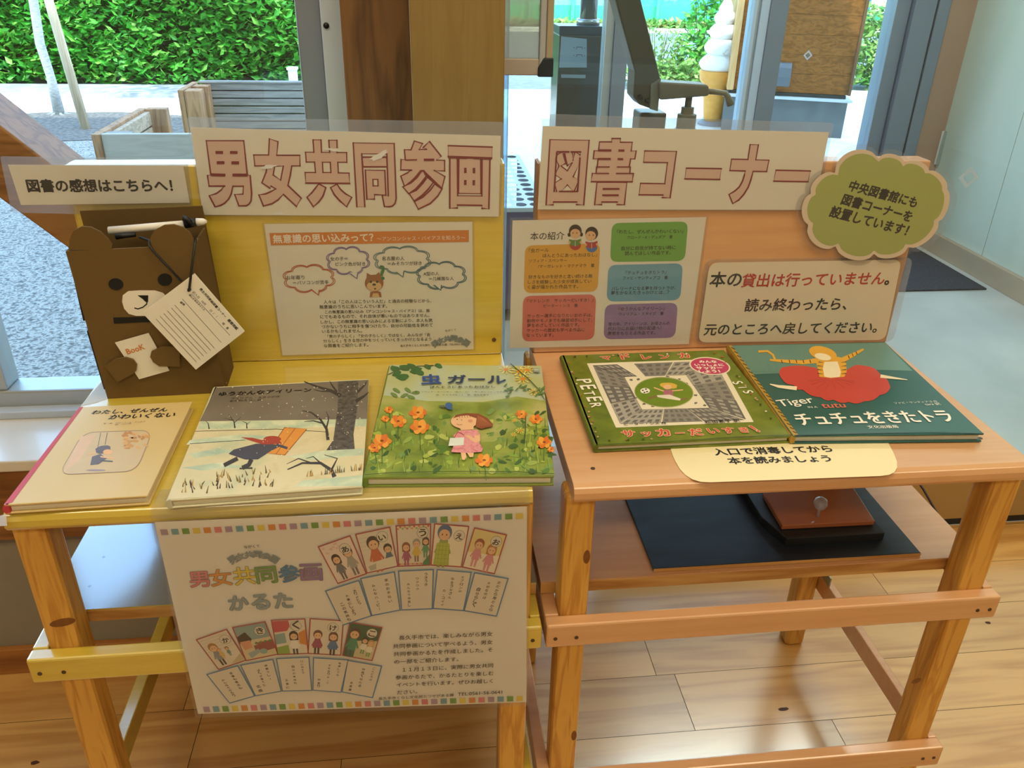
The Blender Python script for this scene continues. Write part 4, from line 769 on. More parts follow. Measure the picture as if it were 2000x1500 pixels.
bgr(f_, [(.03, .04), (.5, .04), (.52, .2), (.42, .33), (.03, .36)], 'c9505a'); bgr(f_, [(.03, .42), (.34, .38), (.36, .66), (.03, .7)], '8aa8a4'); bgr(f_, [(.03, .78), (.4, .72), (.42, .97), (.03, .97)], '8fae4a'); bgr(f_, [(.75, .4), (.97, .3), (.97, .75), (.75, .7)], 'd98a3a')
kid(f_, .6, .46, .82, '3a2420', 'efe8da', '2f3540', True); ring(f_, .7, .2, 'く')
f_ = card([(1028, 800), (1245, 815), (1228, 1040), (1014, 1028)], CR_, CPAP)
kid(f_, .27, .44, .82, '6a3a2a', '9a3f62', '3a2a2a', False, True); kid(f_, .73, .46, .82, '6a3a2a', '4f78a8', '3a2a2a', True, True); ring(f_, .7, .22, 'け')
p.crop(3.26, 610, 960)
f_ = card([(238, 822), (448, 858), (382, 1074), (190, 1040)], CR_, mat('2f5a3c', .6))
bgr(f_, [(.36, .5), (.97, .42), (.97, .97), (.36, .97)], 'cfc39c'); kid(f_, .24, .3, 1.05, '4a3a30', '3f8a6a', '3a6a5a'); kid(f_, .6, .45, .6, '2a2422', 'efe6d2', '6a9a5a', True); kid(f_, .8, .5, .6, 'c79a58', 'efe6d2', '7aa05a', True); ring(f_, .74, .22, 'こ', True)
f_ = card([(34, 345), (242, 272), (348, 520), (162, 584)], CR_, mat('ecd9cc', .6))
for k in range(14): p.ell(f_(random.uniform(.1, .6), random.uniform(.06, .3)), 9, 6, mat('e3bcae', .6))
bgr(f_, [(.03, .92), (.97, .8), (.97, .97), (.03, .97)], 'e8cfbf'); kid(f_, .32, .42, .8, '3a2a26', '6d7078', '5a5a62', True); kid(f_, .72, .34, .9, '3a2a26', 'a8a49a', '6d6a70'); ring(f_, .70, .26, 'あ')
f_ = card([(272, 265), (496, 217), (548, 472), (348, 517)], CR_, CPAP)
for k in range(4): p.line([f_(.04, .14 + .1 * k), f_(.55, .14 + .1 * k)], 1.8, mat('b8b09c', .6))
kid(f_, .42, .3, 1.1, '3a2a26', 'cf6a44', 'cf6a44'); kid(f_, .8, .5, .75, '33261f', '56708a', '56708a'); bgr(f_, [(.03, .78), (.97, .72), (.97, .97), (.03, .97)], 'e6dcc6'); bgr(f_, [(.1, .84), (.36, .8), (.32, .94), (.14, .95)], 'b9b2a2'); ring(f_, .72, .2, 'い')
f_ = card([(530, 210), (757, 198), (750, 466), (548, 474)], CR_, CPAP)
for k in range(14): p.ell(f_(.06 + .066 * k, .05 if k % 2 else .09), 7, 6, mat(('d98a3a', 'c9505a', '8fae4a')[k % 3], .6)); p.ell(f_(.06 + .066 * k, .94), 6, 5, mat(('c9505a', 'd9a04a')[k % 2], .6))
kid(f_, .27, .52, .72, '8a4a34', 'a8587a', 'a8587a', True); kid(f_, .58, .44, .68, '9a9a92', 'd9b84a', '8a6a5a'); kid(f_, .85, .4, .6, '4a3a34', '5f9a6a', '5f9a6a', True); bgr(f_, [(.78, .9), (.97, .72), (.97, .97), (.75, .97)], '4f8a5a'); ring(f_, .76, .2, 'う')
f_ = card([(776, 196), (1000, 214), (950, 478), (752, 466)], CR_, mat('efe3c8', .6))
kid(f_, .33, .2, 1.25, '4a6a9a', '9aa84a', '8a9a44'); ring(f_, .76, .25, 'え'); bgr(f_, [(.14, .45), (.5, .45), (.58, .97), (.08, .97)], 'b7bf4c')
for k in range(5): p.line([f_(.12 + .1 * k, .47), f_(.1 + .11 * k, .96)], 1.8, mat('7f8f3a', .6)); p.line([f_(.12, .52 + .1 * k), f_(.54, .52 + .1 * k)], 1.8, mat('7f8f3a', .6))
f_ = card([(1030, 222), (1240, 268), (1160, 522), (952, 478)], CR_, mat('e3cf8c', .6))
bgr(f_, [(.03, .6), (.97, .55), (.97, .97), (.03, .97)], 'efe3cc'); kid(f_, .3, .36, .86, '9a4f34', 'd98f9a', 'd98f9a'); kid(f_, .7, .42, .86, 'b8763a', 'd98f9a', 'd98f9a', True); ring(f_, .75, .22, 'お')
def verse(c, cols):
    f_ = card(c, CB, CPAP)
    for u, v0, v1, s_ in cols: p.vtext(s_, f_(u, v0), f_(u, v1), INK, bold=.02)
verse([(80, 626), (300, 556), (380, 788), (190, 850)], [(.78, .1, .72, '「ありがとう」'), (.52, .25, .85, '大事にしよう'), (.3, .42, .95, 'この気持ち')])
verse([(304, 546), (526, 502), (562, 752), (378, 788)], [(.72, .12, .76, '家のお手伝い'), (.32, .2, .9, 'みんなハッピー')])
verse([(545, 498), (774, 488), (766, 744), (566, 752)], [(.78, .08, .42, 'うきうき'), (.53, .18, .52, 'ワクワク'), (.27, .3, .92, 'みんなで仲良し')])
verse([(792, 488), (1016, 506), (964, 756), (766, 742)], [(.76, .1, .55, 'エプロンが'), (.48, .16, .72, '似合う父さん'), (.28, .48, .92, 'カッコイイ')])
verse([(1030, 508), (1250, 546), (1174, 792), (962, 756)], [(.76, .1, .9, '女だから男だから'), (.48, .16, .62, '大切なのは'), (.24, .36, .86, '自分らしく')])
verse([(222, 1066), (446, 1104), (386, 1310), (186, 1272)], [(.78, .08, .5, 'こんにちは'), (.5, .14, .75, '仲良くなれる'), (.24, .6, .92, '合言葉')])
p.crop(3.2615, 290, 960)
verse([(368, 1158), (572, 1100), (682, 1298), (518, 1345)], [(.7, .12, .7, '家事も育児も'), (.35, .25, .85, 'みんなでやろう')])
verse([(584, 1098), (796, 1060), (850, 1268), (682, 1298)], [(.74, .1, .6, '綺麗でしょ'), (.48, .2, .76, 'ぼくが育てた'), (.28, .66, .92, '花畑')])
verse([(812, 1056), (1026, 1046), (1044, 1264), (852, 1268)], [(.76, .08, .5, '口に出そう'), (.48, .22, .8, '自分の気持ち'), (.22, .6, .92, '正直に')])
verse([(1048, 1050), (1278, 1064), (1228, 1276), (1046, 1262)], [(.76, .08, .52, '喧嘩しても'), (.48, .16, .78, '手を取り合って'), (.2, .6, .9, '仲直り')])
p.crop(3.26, 610, 960)
for s_, a, b in (('長久手市では、楽しみながら男女', (552, 940), (1146, 914)), ('共同参画について学べるよう、男女', (514, 994), (1146, 966)), ('共同参画かるたを作成しました。そ', (518, 1044), (1146, 1014)), ('の一部をご紹介します。', (522, 1092), (930, 1074)), ('１１月１３日に、実際に男女共同', (574, 1142), (1150, 1114)), ('参画かるたで、かるたとりを楽しむ', (530, 1192), (1152, 1164)), ('イベントを行います。ぜひお越しく', (536, 1238), (1148, 1212)), ('ださい。', (540, 1286), (668, 1278)), ('長久手市くらし文化部たつせがある課', (422, 1322), (900, 1298)), ('TEL:0561-56-0641', (926, 1294), (1208, 1280))): p.text(s_, a, b, INK, bold=.012, n=3)
finish(t, f, p)
tp_ = MB(); tl_, tr_ = PY(296, 1014, .7845), PY(1034, 985, .7845)
tp_.add([(tl_.x, .7843, tl_.z), (tr_.x, .7843, tr_.z), (tr_.x, .7865, .706), (tl_.x, .7865, .706), (tr_.x, .79, ZT + .0012), (tl_.x, .79, ZT + .0012), (tr_.x, .826, ZT + .0009), (tl_.x, .826, ZT + .0009)], [(0, 1, 2, 3), (3, 2, 4, 5), (5, 4, 6, 7)])
tp_.build('clear_tape', M_CLEAR, t)
# ------------------------------------------------------------------ picture books
def book(label, corners, zb, T, cover, spine, pages='e6dcc4', sw=.007):
    """hardback lying face up: front and back boards, page block, rounded spine on its west side"""
    c = [PZ(*p, zb + T) for p in corners]; tl, tr, br, bl = c
    t = thing('picture_book', label, 'book', ((tl.x + br.x) / 2, (tl.y + br.y) / 2, zb), 'picture books laid out on the stands')
    th = .0024; dn_ = V((0, 0, -1))
    fc = MB().prism([v + dn_ * th for v in (bl, br, tr, tl)], (0, 0, th)).build('front_cover', cover, t, .0008)
    MB().prism([v + dn_ * T for v in (bl, br, tr, tl)], (0, 0, th)).build('back_cover', cover, t, .0008)
    ux = (tr - tl).normalized(); uy = (tl - bl).normalized(); i = .004
    q = [bl + ux * .004 + uy * i, br - ux * i + uy * i, tr - ux * i - uy * i, tl + ux * .004 - uy * i]
    MB().prism([v + dn_ * (T - th) for v in q], (0, 0, T - 2 * th)).build('page_block', mat(pages, .8, .06, 400), t)
    m_ = MB(); n = 8; r = T / 2
    ring = lambda o: [o + ux * (.002 - (.0045) * math.sin(math.pi * k / n)) + dn_ * (r - r * math.cos(math.pi * k / n)) for k in range(n + 1)]
    A, B = ring(bl), ring(tl); inn = lambda o: [o + ux * .0045 + dn_ * T, o + ux * .0045]
    A += inn(bl); B += inn(tl); k = len(A)
    m_.add(A + B, [tuple(range(k))[::-1], tuple(range(k, 2 * k))] + [(j, (j + 1) % k, k + (j + 1) % k, k + j) for j in range(k)])
    m_.build('spine', spine, t, smooth=False)
    return t, fc, Print(Plane((0, 0, zb + T), (0, 0, 1)), base=.00025)
ZB = ZT + .0004
# 1 cream book with red spine
t, fc, p = book('cream picture book with a red spine and a small framed drawing of a swing', [(155, 795), (376, 784), (288, 968), (7, 986)], ZB, .013, mat('d6bc84', .45, .015, 20, coat=.2), mat('c03540', .5))
p.crop(2.778, 0, 680); p.poly([(432, 320), (452, 319), (66, 838), (22, 848)], mat('c03a45', .5))
fr_ = rounded([(452, 458), (830, 446), (740, 668), (318, 688)], 70, 7)
p.poly(fr_, mat('cfb994', .5, .04, 60)); p.line(fr_, 3, mat('8c7566', .6), closed=True)
p.poly([(440, 480), (520, 470), (430, 610), (345, 672)], mat('dbb99a', .5, .05, 60)); 
p.shuffle(12)
for k in range(34): p.ell((random.uniform(675, 805), random.uniform(455, 545)), random.uniform(8, 20), random.uniform(5, 10), mat(('cf9f66', 'd8ae78', 'c08a55')[k % 3], .5), 7, 0, .7)
p.settle()
p.line([(547, 460), (527, 560)], 3, GY1); p.line([(583, 460), (570, 525)], 3, GY1)
BG = mat('6d6a7c', .6, .1, 90)
p.ell((560, 552), 42, 22, BG, 14, -.15, .2); p.ell((585, 565), 26, 15, SK, 14); p.poly([(500, 590), (545, 575), (580, 600), (535, 632), (490, 636)], BG); p.line([(545, 590), (618, 600)], 7, SK); p.line([(550, 612), (612, 616)], 7, GY1); p.line([(475, 578), (520, 570)], 5, SK); p.ell((520, 664), 55, 5, mat('9c93a0', .6), 16)
p.text('わたし、ぜんぜん', (492, 360), (902, 344), INK, bold=.022, shear=.12); p.text('かわいくない', (584, 388), (942, 374), INK, bold=.022, shear=.12); p.text('文・絵　クロード・K・デュボア', (560, 414), (788, 403), mat('7a6a50', .6)); p.text('訳　小川糸', (624, 420), (712, 414), mat('7a6a50', .6))
p.build('cover_printing', None, fc)
# 2 snow scene
t, fc, p = book('snowy picture book with a grey sky, bare dark tree and figure with orange board', [(417.5, 755.6), (720, 740), (707, 950), (326, 977)], ZB, .012, mat('d9d6b8', .4, .02, 20, coat=.2), mat('c9c8b0', .5))
p.crop(2.778, 0, 680)
SNOW = ramp_mat('snow_paint', ['bfc4a0', 'd6cca2', 'dccfa8', 'cfc294'], 22, .45, coat=.2); SKYG = ramp_mat('winter_sky', ['6e6660', '7a7168', '837a6e'], 14, .45, coat=.2); SEA = ramp_mat('snow_shadow', ['a9bda6', 'c0cdb0', 'dfe0c0'], 40, .5); BRK = ramp_mat('bark_paint', ['3a3634', '57524e', '6b6560'], 150, .5); BR3 = mat('3f3a38', .6)
p.poly([(1172, 215), (2000, 172), (1992, 400), (1075, 415)], SKYG); p.poly([(1082, 398), (1990, 385), (1964, 748), (908, 822)], SNOW)
for pts in ([(1090, 400), (1988, 385), (1986, 425), (1300, 440), (1075, 440)], [(1030, 500), (1300, 470), (1520, 480), (1300, 505), (1010, 525)], [(985, 650), (1200, 620), (1330, 645), (1100, 665)], [(1550, 590), (1800, 550), (1975, 545), (1970, 580), (1700, 610)], [(1640, 720), (1968, 690), (1964, 748), (1600, 752)], [(1020, 575), (1180, 545), (1290, 560), (1060, 598)]): p.poly(pts, SEA)
p.line([(1060, 452), (1500, 440), (1770, 455)], 3, BR3); p.line([(1030, 520), (1200, 508), (1330, 500)], 3, BR3)
p.poly([(1835, 182), (1945, 177), (1938, 330), (1918, 470), (1925, 548), (1770, 556), (1808, 500), (1832, 330)], BRK)
def branch(pts, w): p.line(pts, [w * (1 - .75 * i / (len(pts) - 1)) for i in range(len(pts))], BR3)
for pts, w in (([(1850, 260), (1790, 230), (1720, 210), (1650, 182)], 22), ([(1800, 235), (1740, 235), (1700, 225)], 9), ([(1836, 250), (1800, 200), (1790, 180)], 12), ([(1930, 290), (1975, 262), (2000, 240)], 20), ([(1940, 240), (1980, 200), (1990, 180)], 14), ([(1780, 500), (1772, 440), (1740, 390), (1690, 350), (1640, 340)], 18), ([(1755, 410), (1700, 395), (1650, 400)], 9), ([(1770, 440), (1785, 380), (1770, 345)], 10), ([(1815, 700), (1800, 665), (1740, 625), (1640, 625), (1560, 660)], 24), ([(1690, 625), (1620, 600), (1555, 630)], 9), ([(1800, 660), (1830, 600), (1760, 580)], 12), ([(1740, 625), (1700, 590), (1660, 600)], 8), ([(1275, 435), (1270, 400), (1240, 360)], 9), ([(1272, 405), (1310, 375)], 5), ([(1270, 395), (1215, 380)], 5), ([(1135, 440), (1130, 410), (1115, 395)], 7), ([(1340, 438), (1338, 408), (1315, 398)], 7), ([(1340, 415), (1360, 398)], 4)): branch(pts, w)
OB = mat('dd9440', .5, .04, 40); p.poly([(1545, 432), (1665, 440), (1545, 582), (1448, 572)], OB); p.line([(1602, 436), (1497, 577)], 4, mat('a85f2a', .6)); p.line([(1545, 432), (1665, 440), (1545, 582), (1448, 572)], 4, mat('8a4a22', .6), closed=True)
COAT = mat('4a4a56', .5, .08, 60); SCF = mat('a8422f', .5, .06, 60)
p.poly([(1268, 552), (1390, 520), (1460, 520), (1530, 530), (1470, 560), (1400, 605), (1330, 606), (1240, 575)], COAT); p.poly([(1305, 485), (1370, 488), (1420, 500), (1515, 500), (1530, 520), (1430, 525), (1350, 500)], SCF); p.ell((1478, 495), 48, 17, SCF); p.line([(1500, 525), (1560, 545)], 14, COAT)
p.line([(1290, 600), (1240, 625), (1215, 638)], 22, BR3); p.line([(1365, 605), (1350, 635), (1315, 652)], 24, BR3); p.line([(1300, 655), (1370, 652)], 8, BR3)
p.shuffle(24)
for k in range(60):
    x = random.uniform(1150, 1480) if k > 14 else random.uniform(985, 1130); y = random.uniform(690, 770) if k > 14 else random.uniform(730, 790); y -= (x - 1150) * .05
    p.line([(x, y), (x + random.uniform(-12, 16), y - random.uniform(14, 42))], [8, 2], mat(('6b5a2a', '4a3a22', 'b08a3c')[k % 3], .6))
for k in range(26): x = random.uniform(1660, 1960); y = 700 - (x - 1660) * .12; p.line([(x, y), (x + random.uniform(-10, 14), y - random.uniform(12, 40))], [8, 2], mat(('5a5a48', 'b08a4a')[k % 2], .6))
FLK = mat('e9e4d4', .5)
for k in range(150): x = random.uniform(1090, 1985); y = random.uniform(190, 600); p.ell((x, y), random.uniform(1.5, 4), random.uniform(1.5, 3), FLK, 6) if x > 1180 - (y - 200) * .5 else None
p.settle()
p.text('ゆうかんなアイリーン', (1186, 262), (1688, 238), INK, bold=.028); p.text('ウィリアム・スタイグ作', (1254, 280), (1516, 270), BR3, bold=.01, n=3); p.text('おがわえつこ訳', (1246, 294), (1418, 287), BR3, bold=.01, n=3)
p.build('cover_printing', None, fc)
# 3 garden
t, fc, p = book('green garden picture book with orange poppies and a child in a pink dress', [(761, 713), (1057, 714), (1082.6, 930), (710, 933)], ZB, .014, mat('7a8834', .35, .04, 20, coat=.3), mat('6f8a34', .4))
p.crop(4.545, 680, 680)
GA = ramp_mat('garden_wash', ['657a2c', '84963c', 'a0a856', 'b8b474'], 16, .38, coat=.3, lo=.35, hi=.7); GT = ramp_mat('garden_top', ['a9b47c', 'b9c08f', 'b7c4ae', 'a8b8b8'], 14, .38, coat=.3); GL = ramp_mat('garden_low', ['5a6f28', '7a8f32', '98a242'], 26, .38, coat=.3)
p.poly([(370, 152), (1715, 157), (1832, 1132), (142, 1148)], GA); p.poly([(372, 152), (1715, 157), (1752, 470), (1500, 430), (1200, 480), (700, 470), (316, 420)], GT)
p.poly([(255, 620), (700, 700), (900, 850), (1300, 830), (1500, 700), (1780, 690), (1832, 1130), (142, 1148)], GL)
p.shuffle(95)
for k in range(190):
    y = random.uniform(560, 1100); u = random.random(); x0_ = 150 + (1150 - y) * .24; x1_ = 1832 - (1150 - y) * .12; x = x0_ + (x1_ - x0_) * u
    if 880 < x < 1240 and y < 960: continue
    p.ell((x, y), random.uniform(12, 50), random.uniform(8, 26), mat(random.choice(('557a2a', '84a23c', 'a0b24a', '44652c', '94aa4e', '74924c', '3c5a28', 'b5bf62')), .5), 9, random.uniform(-.8, .8), .5)
for k in range(120):
    x = random.uniform(200, 1790); y = random.uniform(700, 1120); p.line([(x, y), (x + random.uniform(-20, 20), y - random.uniform(40, 110))], [7, 1], mat(random.choice(('4f7428', '8db04a', '3f5f2c', 'a9bf5c')), .5)) if not (880 < x < 1240 and y < 1010) else None
p.settle()
LF = mat('3f6b3c', .5, .1, 60)
for x, y, r in ((420, 190, 45), (500, 180, 50), (600, 200, 55), (480, 260, 55), (640, 225, 40), (705, 170, 35), (800, 160, 36), (430, 230, 40), (560, 165, 40)): p.ell((x, y), r, r * .55, LF, 10, random.uniform(-.5, .5), .35)
p.line([(355, 240), (450, 195), (620, 165), (760, 158)], 7, mat('5a5a3a', .6))
for x, y in ((430, 380), (530, 378), (500, 425), (560, 440), (410, 420), (600, 400)): p.ell((x, y), 38, 15, mat('6f8a4c', .5), 9, random.uniform(-.6, .6), .3)
PO = [mat('e08a2c', .45), mat('eba23f', .45), mat('d9722a', .45)]; PC = mat('7a3f1a', .5)
p.off = p.off
def poppy(x, y, r, k=0):
    p.line([(x, y), (x + random.uniform(-10, 20), y + r * 2.6)], 7, mat('4a6b34', .5))
    for a in range(6): p.ell((x + r * .5 * math.cos(a * 1.05), y + r * .28 * math.sin(a * 1.05)), r * .62, r * .42, PO[(a + k) % 3], 10, a, .25)
    p.ell((x, y), r * .22, r * .13, PC, 8)
for x, y, r in ((620, 578, 70), (445, 655, 66), (635, 705, 80), (300, 830, 76), (235, 893, 52), (360, 555, 36), (330, 635, 34), (1538, 595, 48), (1665, 640, 52), (1740, 845, 64), (1208, 1005, 70), (1800, 910, 30)): poppy(x, y, r, int(x) % 3)
YF_ = [mat('e9c63c', .45), mat('f2dc7a', .45)]
def daisy(x, y, r, c_=None):
    for a in range(9): p.poly([(x, y), (x + r * math.cos(a * .7 - .1), y + r * .6 * math.sin(a * .7 - .1)), (x + r * 1.05 * math.cos(a * .7 + .14), y + r * .63 * math.sin(a * .7 + .14))], YF_[a % 2])
    p.ell((x, y), r * .3, r * .2, c_ or PO[0], 10)
for x, y, r in ((1400, 200, 60), (1520, 215, 70), (1590, 205, 62), (1550, 285, 66), (1650, 400, 48), (1525, 745, 40), (1470, 780, 30), (1475, 655, 26)): daisy(x, y, r)
p.line([(1440, 150), (1600, 285), (1690, 380), (1745, 475)], 8, mat('44632c', .5)); p.line([(1575, 620), (1572, 760), (1560, 830)], 9, mat('3a5a34', .5))
for k in range(22): p.ell((random.uniform(1390, 1740), random.uniform(340, 450)), 22, 7, mat('5a7f4c', .5), 7, random.uniform(-.9, .3), .3)
# a small child seen from the side, and a bluebird
p.poly([(1000, 945), (1045, 945), (1050, 985), (1030, 1012), (1012, 1004)], SK); p.poly([(1055, 945), (1115, 945), (1110, 982), (1080, 985)], SK)
PK = ramp_mat('pink_dress', ['d9808a', 'e6a0a4', 'cf6a78'], 160, .5)
p.poly([(985, 748), (1150, 740), (1172, 790), (1165, 860), (1195, 905), (1185, 938), (1050, 946), (915, 940), (945, 850), (935, 790)], PK)
p.poly([(1120, 790), (1170, 790), (1172, 840), (1130, 858), (1040, 795), (1060, 782), (1125, 822)], SK); p.poly([(985, 700), (1110, 690), (1115, 738), (1000, 745)], SK)
HB = mat('8a4a2c', .5, .15, 60)
p.ell((1030, 665), 118, 66, SK, 26); p.poly([(930, 640), (960, 608), (1050, 592), (1160, 598), (1240, 640), (1285, 690), (1280, 712), (1230, 722), (1180, 735), (1130, 715), (1140, 640), (1060, 612), (1000, 618)], HB)
for k in range(9): p.line([(1150 + k * 6, 615 + k * 3), (1150 + k * 15, 715 - k * 2)], 3.5, mat('b8734a', .5))
for k in range(7): p.line([(985 + k * 22, 606 - k * 1), (990 + k * 24, 636 - k)], 4, HB)
p.line([(1000, 650), (1012, 655), (1010, 662)], 3, HR); p.ell((968, 650), 5, 5, HR); p.line([(965, 690), (985, 700), (1015, 694)], 3, HR); p.ell((1085, 662), 22, 14, mat('d9957a', .5), 12)
p.poly([(905, 815), (1030, 810), (1025, 880), (890, 886)], mat('dfe3dc', .5, .06, 50)); p.line([(940, 815), (975, 760), (1030, 790)], 6, mat('9a3f3a', .5))
BL = mat('3f63a0', .5); p.ell((893, 525), 32, 26, BL, 14); p.poly([(795, 528), (850, 522), (868, 540), (830, 545)], mat('5a6a4c', .5)); p.poly([(870, 548), (925, 548), (928, 562), (885, 560)], BL); p.line([(860, 545), (852, 568)], 4, HR)
TB = mat('1f3560', .5)
p.text('虫', (655, 340), (828, 332), mat('2c4f9c', .5), top=(668, 252), bold=.03); p.text('ガール', (885, 326), (1400, 326), TB, bold=.03); p.text('ほんとうにあったおはなし', (728, 370), (1305, 368), INK, bold=.015, n=3); p.text('文　ソフィア・スペンサー（虫ガール）・マーガレット・マクナマラ', (590, 411), (1448, 411), INK, n=3); p.text('絵　ケラスコエット　訳　福本友美子', (780, 438), (1250, 438), INK, n=3)
p.poly([(1640, 196), (1695, 198), (1700, 232), (1645, 230)], mat('8d9a90', .5)); p.poly([(1648, 203), (1690, 204), (1692, 214), (1650, 213)], mat('c9cfc6', .5))
p.line([(150, 1142), (400, 1122), (1000, 1112), (1500, 1116), (1828, 1134)], 6, mat('3a4f1c', .5))
p.build('cover_printing', None, fc)
# 4 green book with the grey courtyard picture
t, fc, p = book('square green picture book with a grey street picture and a round pink sticker', [(1096, 694), (1414, 683), (1547, 852), (1162, 870)], ZT + .001, .0105, ramp_mat('grass_cover', ['59691a', '6b7b20', '7d8a2c'], 30, .35, coat=.25), mat('57661a', .4))
p.crop(4, 1060, 640)
CRM = mat('ece2cc', .5, .01, 40); G1, G2, G3 = mat('8b8782', .55, .06, 120), mat('a8a39c', .55, .06, 120), mat('6d6a68', .55, .08, 120)
p.poly([(345, 280), (1375, 245), (1648, 738), (572, 782)], CRM)
OUT = bil([(392, 296), (1340, 262), (1590, 722), (605, 752)]); INN_ = bil([(640, 385), (1118, 370), (1300, 628), (775, 640)])
OB_ = p.off
def block(a, b, c_, d_, m, nu, nv):
    p.at(OB_); p.poly([a, b, c_, d_], m); g_ = bil([a, b, c_, d_]); mm = G3 if m is not G3 else G2; p.up(); o2 = p.off
    for i in range(nu):
        for j in range(nv): u, v = (i + .5) / nu, (j + .5) / nv; p.at(o2); p.poly([g_(u - .28 / nu, v - .3 / nv), g_(u + .28 / nu, v - .3 / nv), g_(u + .28 / nu, v + .25 / nv), g_(u - .28 / nu, v + .25 / nv)], mm)
    p.line([a, b, c_, d_], 3, mat('4d4a48', .6), closed=True)
for k, m in enumerate((G1, G3, G2)): a, b = k / 3, (k + 1) / 3 - .012; block(OUT(0, a), OUT(0, b), INN_(0, b), INN_(0, a), m, 4, 3); 
for k, m in enumerate((G2, G1, G3)): a, b = k / 3, (k + 1) / 3 - .012; block(OUT(1, b), OUT(1, a), INN_(1, a), INN_(1, b), m, 4, 3)
for k, m in enumerate((G3, G1, G2)):
    if k == 0: a, b = .0, .2
    else: a, b = .34 + .33 * (k - 1), .34 + .33 * k - .012
    block(OUT(a, 0), OUT(b, 0), INN_(b, 0), INN_(a, 0), m, 4, 3)
for k, m in enumerate((G2, G1, G3)): a, b = k / 3, (k + 1) / 3 - .012; block(OUT(b, 1), OUT(a, 1), INN_(a, 1), INN_(b, 1), m, 5, 3)
p.at(OB_ + .00006); p.poly([(640, 388), (1116, 372), (1300, 628), (776, 640)], CRM)
for x, y in ((690, 410), (745, 405), (975, 385), (1065, 405), (1120, 440), (1195, 590), (1265, 608), (790, 598), (860, 615), (740, 545), (1195, 530)): p.ell((x, y), 14, 8, G3, 8, 0, .5)
p.ell((946, 506), 232, 120, mat('b9b58c', .5), 40, .05); p.ell((946, 506), 226, 114, mat('6f8a22', .45, .1, 60), 40, .05)
p.ell((800, 495), 38, 22, mat('efece4', .5), 16)
for x, y in ((782, 492), (806, 482), (815, 502), (795, 508)): p.ell((x, y), 9, 5, HR, 6)
p.ell((985, 455), 68, 24, mat('d9b24a', .5), 14, .1, .2); p.ell((975, 465), 34, 19, SK, 14); p.poly([(940, 490), (1015, 486), (1020, 535), (945, 530)], mat('b06a7c', .5)); p.line([(945, 498), (868, 470)], 9, SK); p.line([(1012, 496), (1095, 488)], 9, SK); p.poly([(890, 530), (990, 525), (1085, 560), (1070, 572), (960, 556), (900, 545)], mat('e6ddce', .5)); p.line([(890, 537), (825, 555)], 14, mat('8a6a4c', .5)); p.line([(1075, 566), (1130, 554)], 12, mat('8a6a4c', .5))
p.ell((1305, 302), 162, 68, CRM, 40, .12); p.ell((1305, 302), 150, 61, mat('c23f6e', .45), 40, .12)
for s_, a, b in (('みんな', (1228, 276), (1362, 276)), ('いっしょに', (1192, 302), (1416, 302)), ('サッカー', (1206, 328), (1408, 326)), ('しよう！', (1228, 354), (1388, 352))): p.text(s_, a, b, WH, bold=.045, n=6)
PKR = mat('cf4f3f', .5); HAL = mat('e8c9a4', .5)
def halo(ch, a, b): p.text(ch, a, b, HAL, bold=.075, n=8); p.at(p.top); p.text(ch, a, b, PKR, bold=.03, n=6)
for ch, x, y, w_ in (('マ', 465, 256, 72), ('ド', 622, 250, 66), ('レ', 785, 250, 70), ('ン', 925, 246, 72), ('カ', 1075, 240, 78)): halo(ch, (x, y), (x + w_, y - 3))
for ch, x, y, w_ in (('サ', 632, 858, 98), ('ッ', 785, 856, 70), ('カ', 905, 852, 96), ('ー', 1040, 832, 66), ('だ', 1160, 848, 102), ('い', 1305, 832, 80), ('す', 1425, 832, 82), ('き', 1555, 826, 62), ('！', 1682, 820, 12)): halo(ch, (x, y), (x + w_, y - 4))
def letters(s_, p0, p1, sz):
    for i, ch in enumerate(s_):
        u = i / (len(s_) - 1); x, y = p0[0] + (p1[0] - p0[0]) * u, p0[1] + (p1[1] - p0[1]) * u; dx, dy = (p1[0] - p0[0]), (p1[1] - p0[1]); q = math.hypot(dx, dy); dx /= q; dy /= q
        ww = sz; p.text(ch, (x - dx * ww * .5, y - dy * ww * .5), (x + dx * ww * .5, y + dy * ww * .5), WH, bold=.015, n=4) if ch != 'I' else p.line([(x, y), (x + 66, y - 6)], 6, WH)
letters('PETER', (272, 428), (374, 614), 36); letters('SIS', (1486, 440), (1568, 512), 30)
for k in range(46):
    e = random.choice('tlrb'); u = random.random()
    x, y = {'l': (200 + u * 230, 250 + u * 620), 'r': (1400 + u * 440, 230 + u * 560), 't': (190 + u * 1180, 232 - u * 30), 'b': (470 + u * 1350, 888 - u * 40)}[e]
    p.ell((x + random.uniform(-10, 10), y), 9, 6, mat(random.choice(('d9d2b8', 'a8623f', '3f4a22', 'c9a07a')), .5), 7, 0, .5)
p.text('ピーター・シス 作', (640, 772), (968, 762), INK, bold=.02, n=3); p.text('松田素子 訳', (1275, 758), (1545, 742), INK, bold=.02, n=3)
p.line([(415, 922), (900, 904), (1500, 862), (1945, 846)], 5, mat('3f5216', .5))
p.build('cover_printing', None, fc)
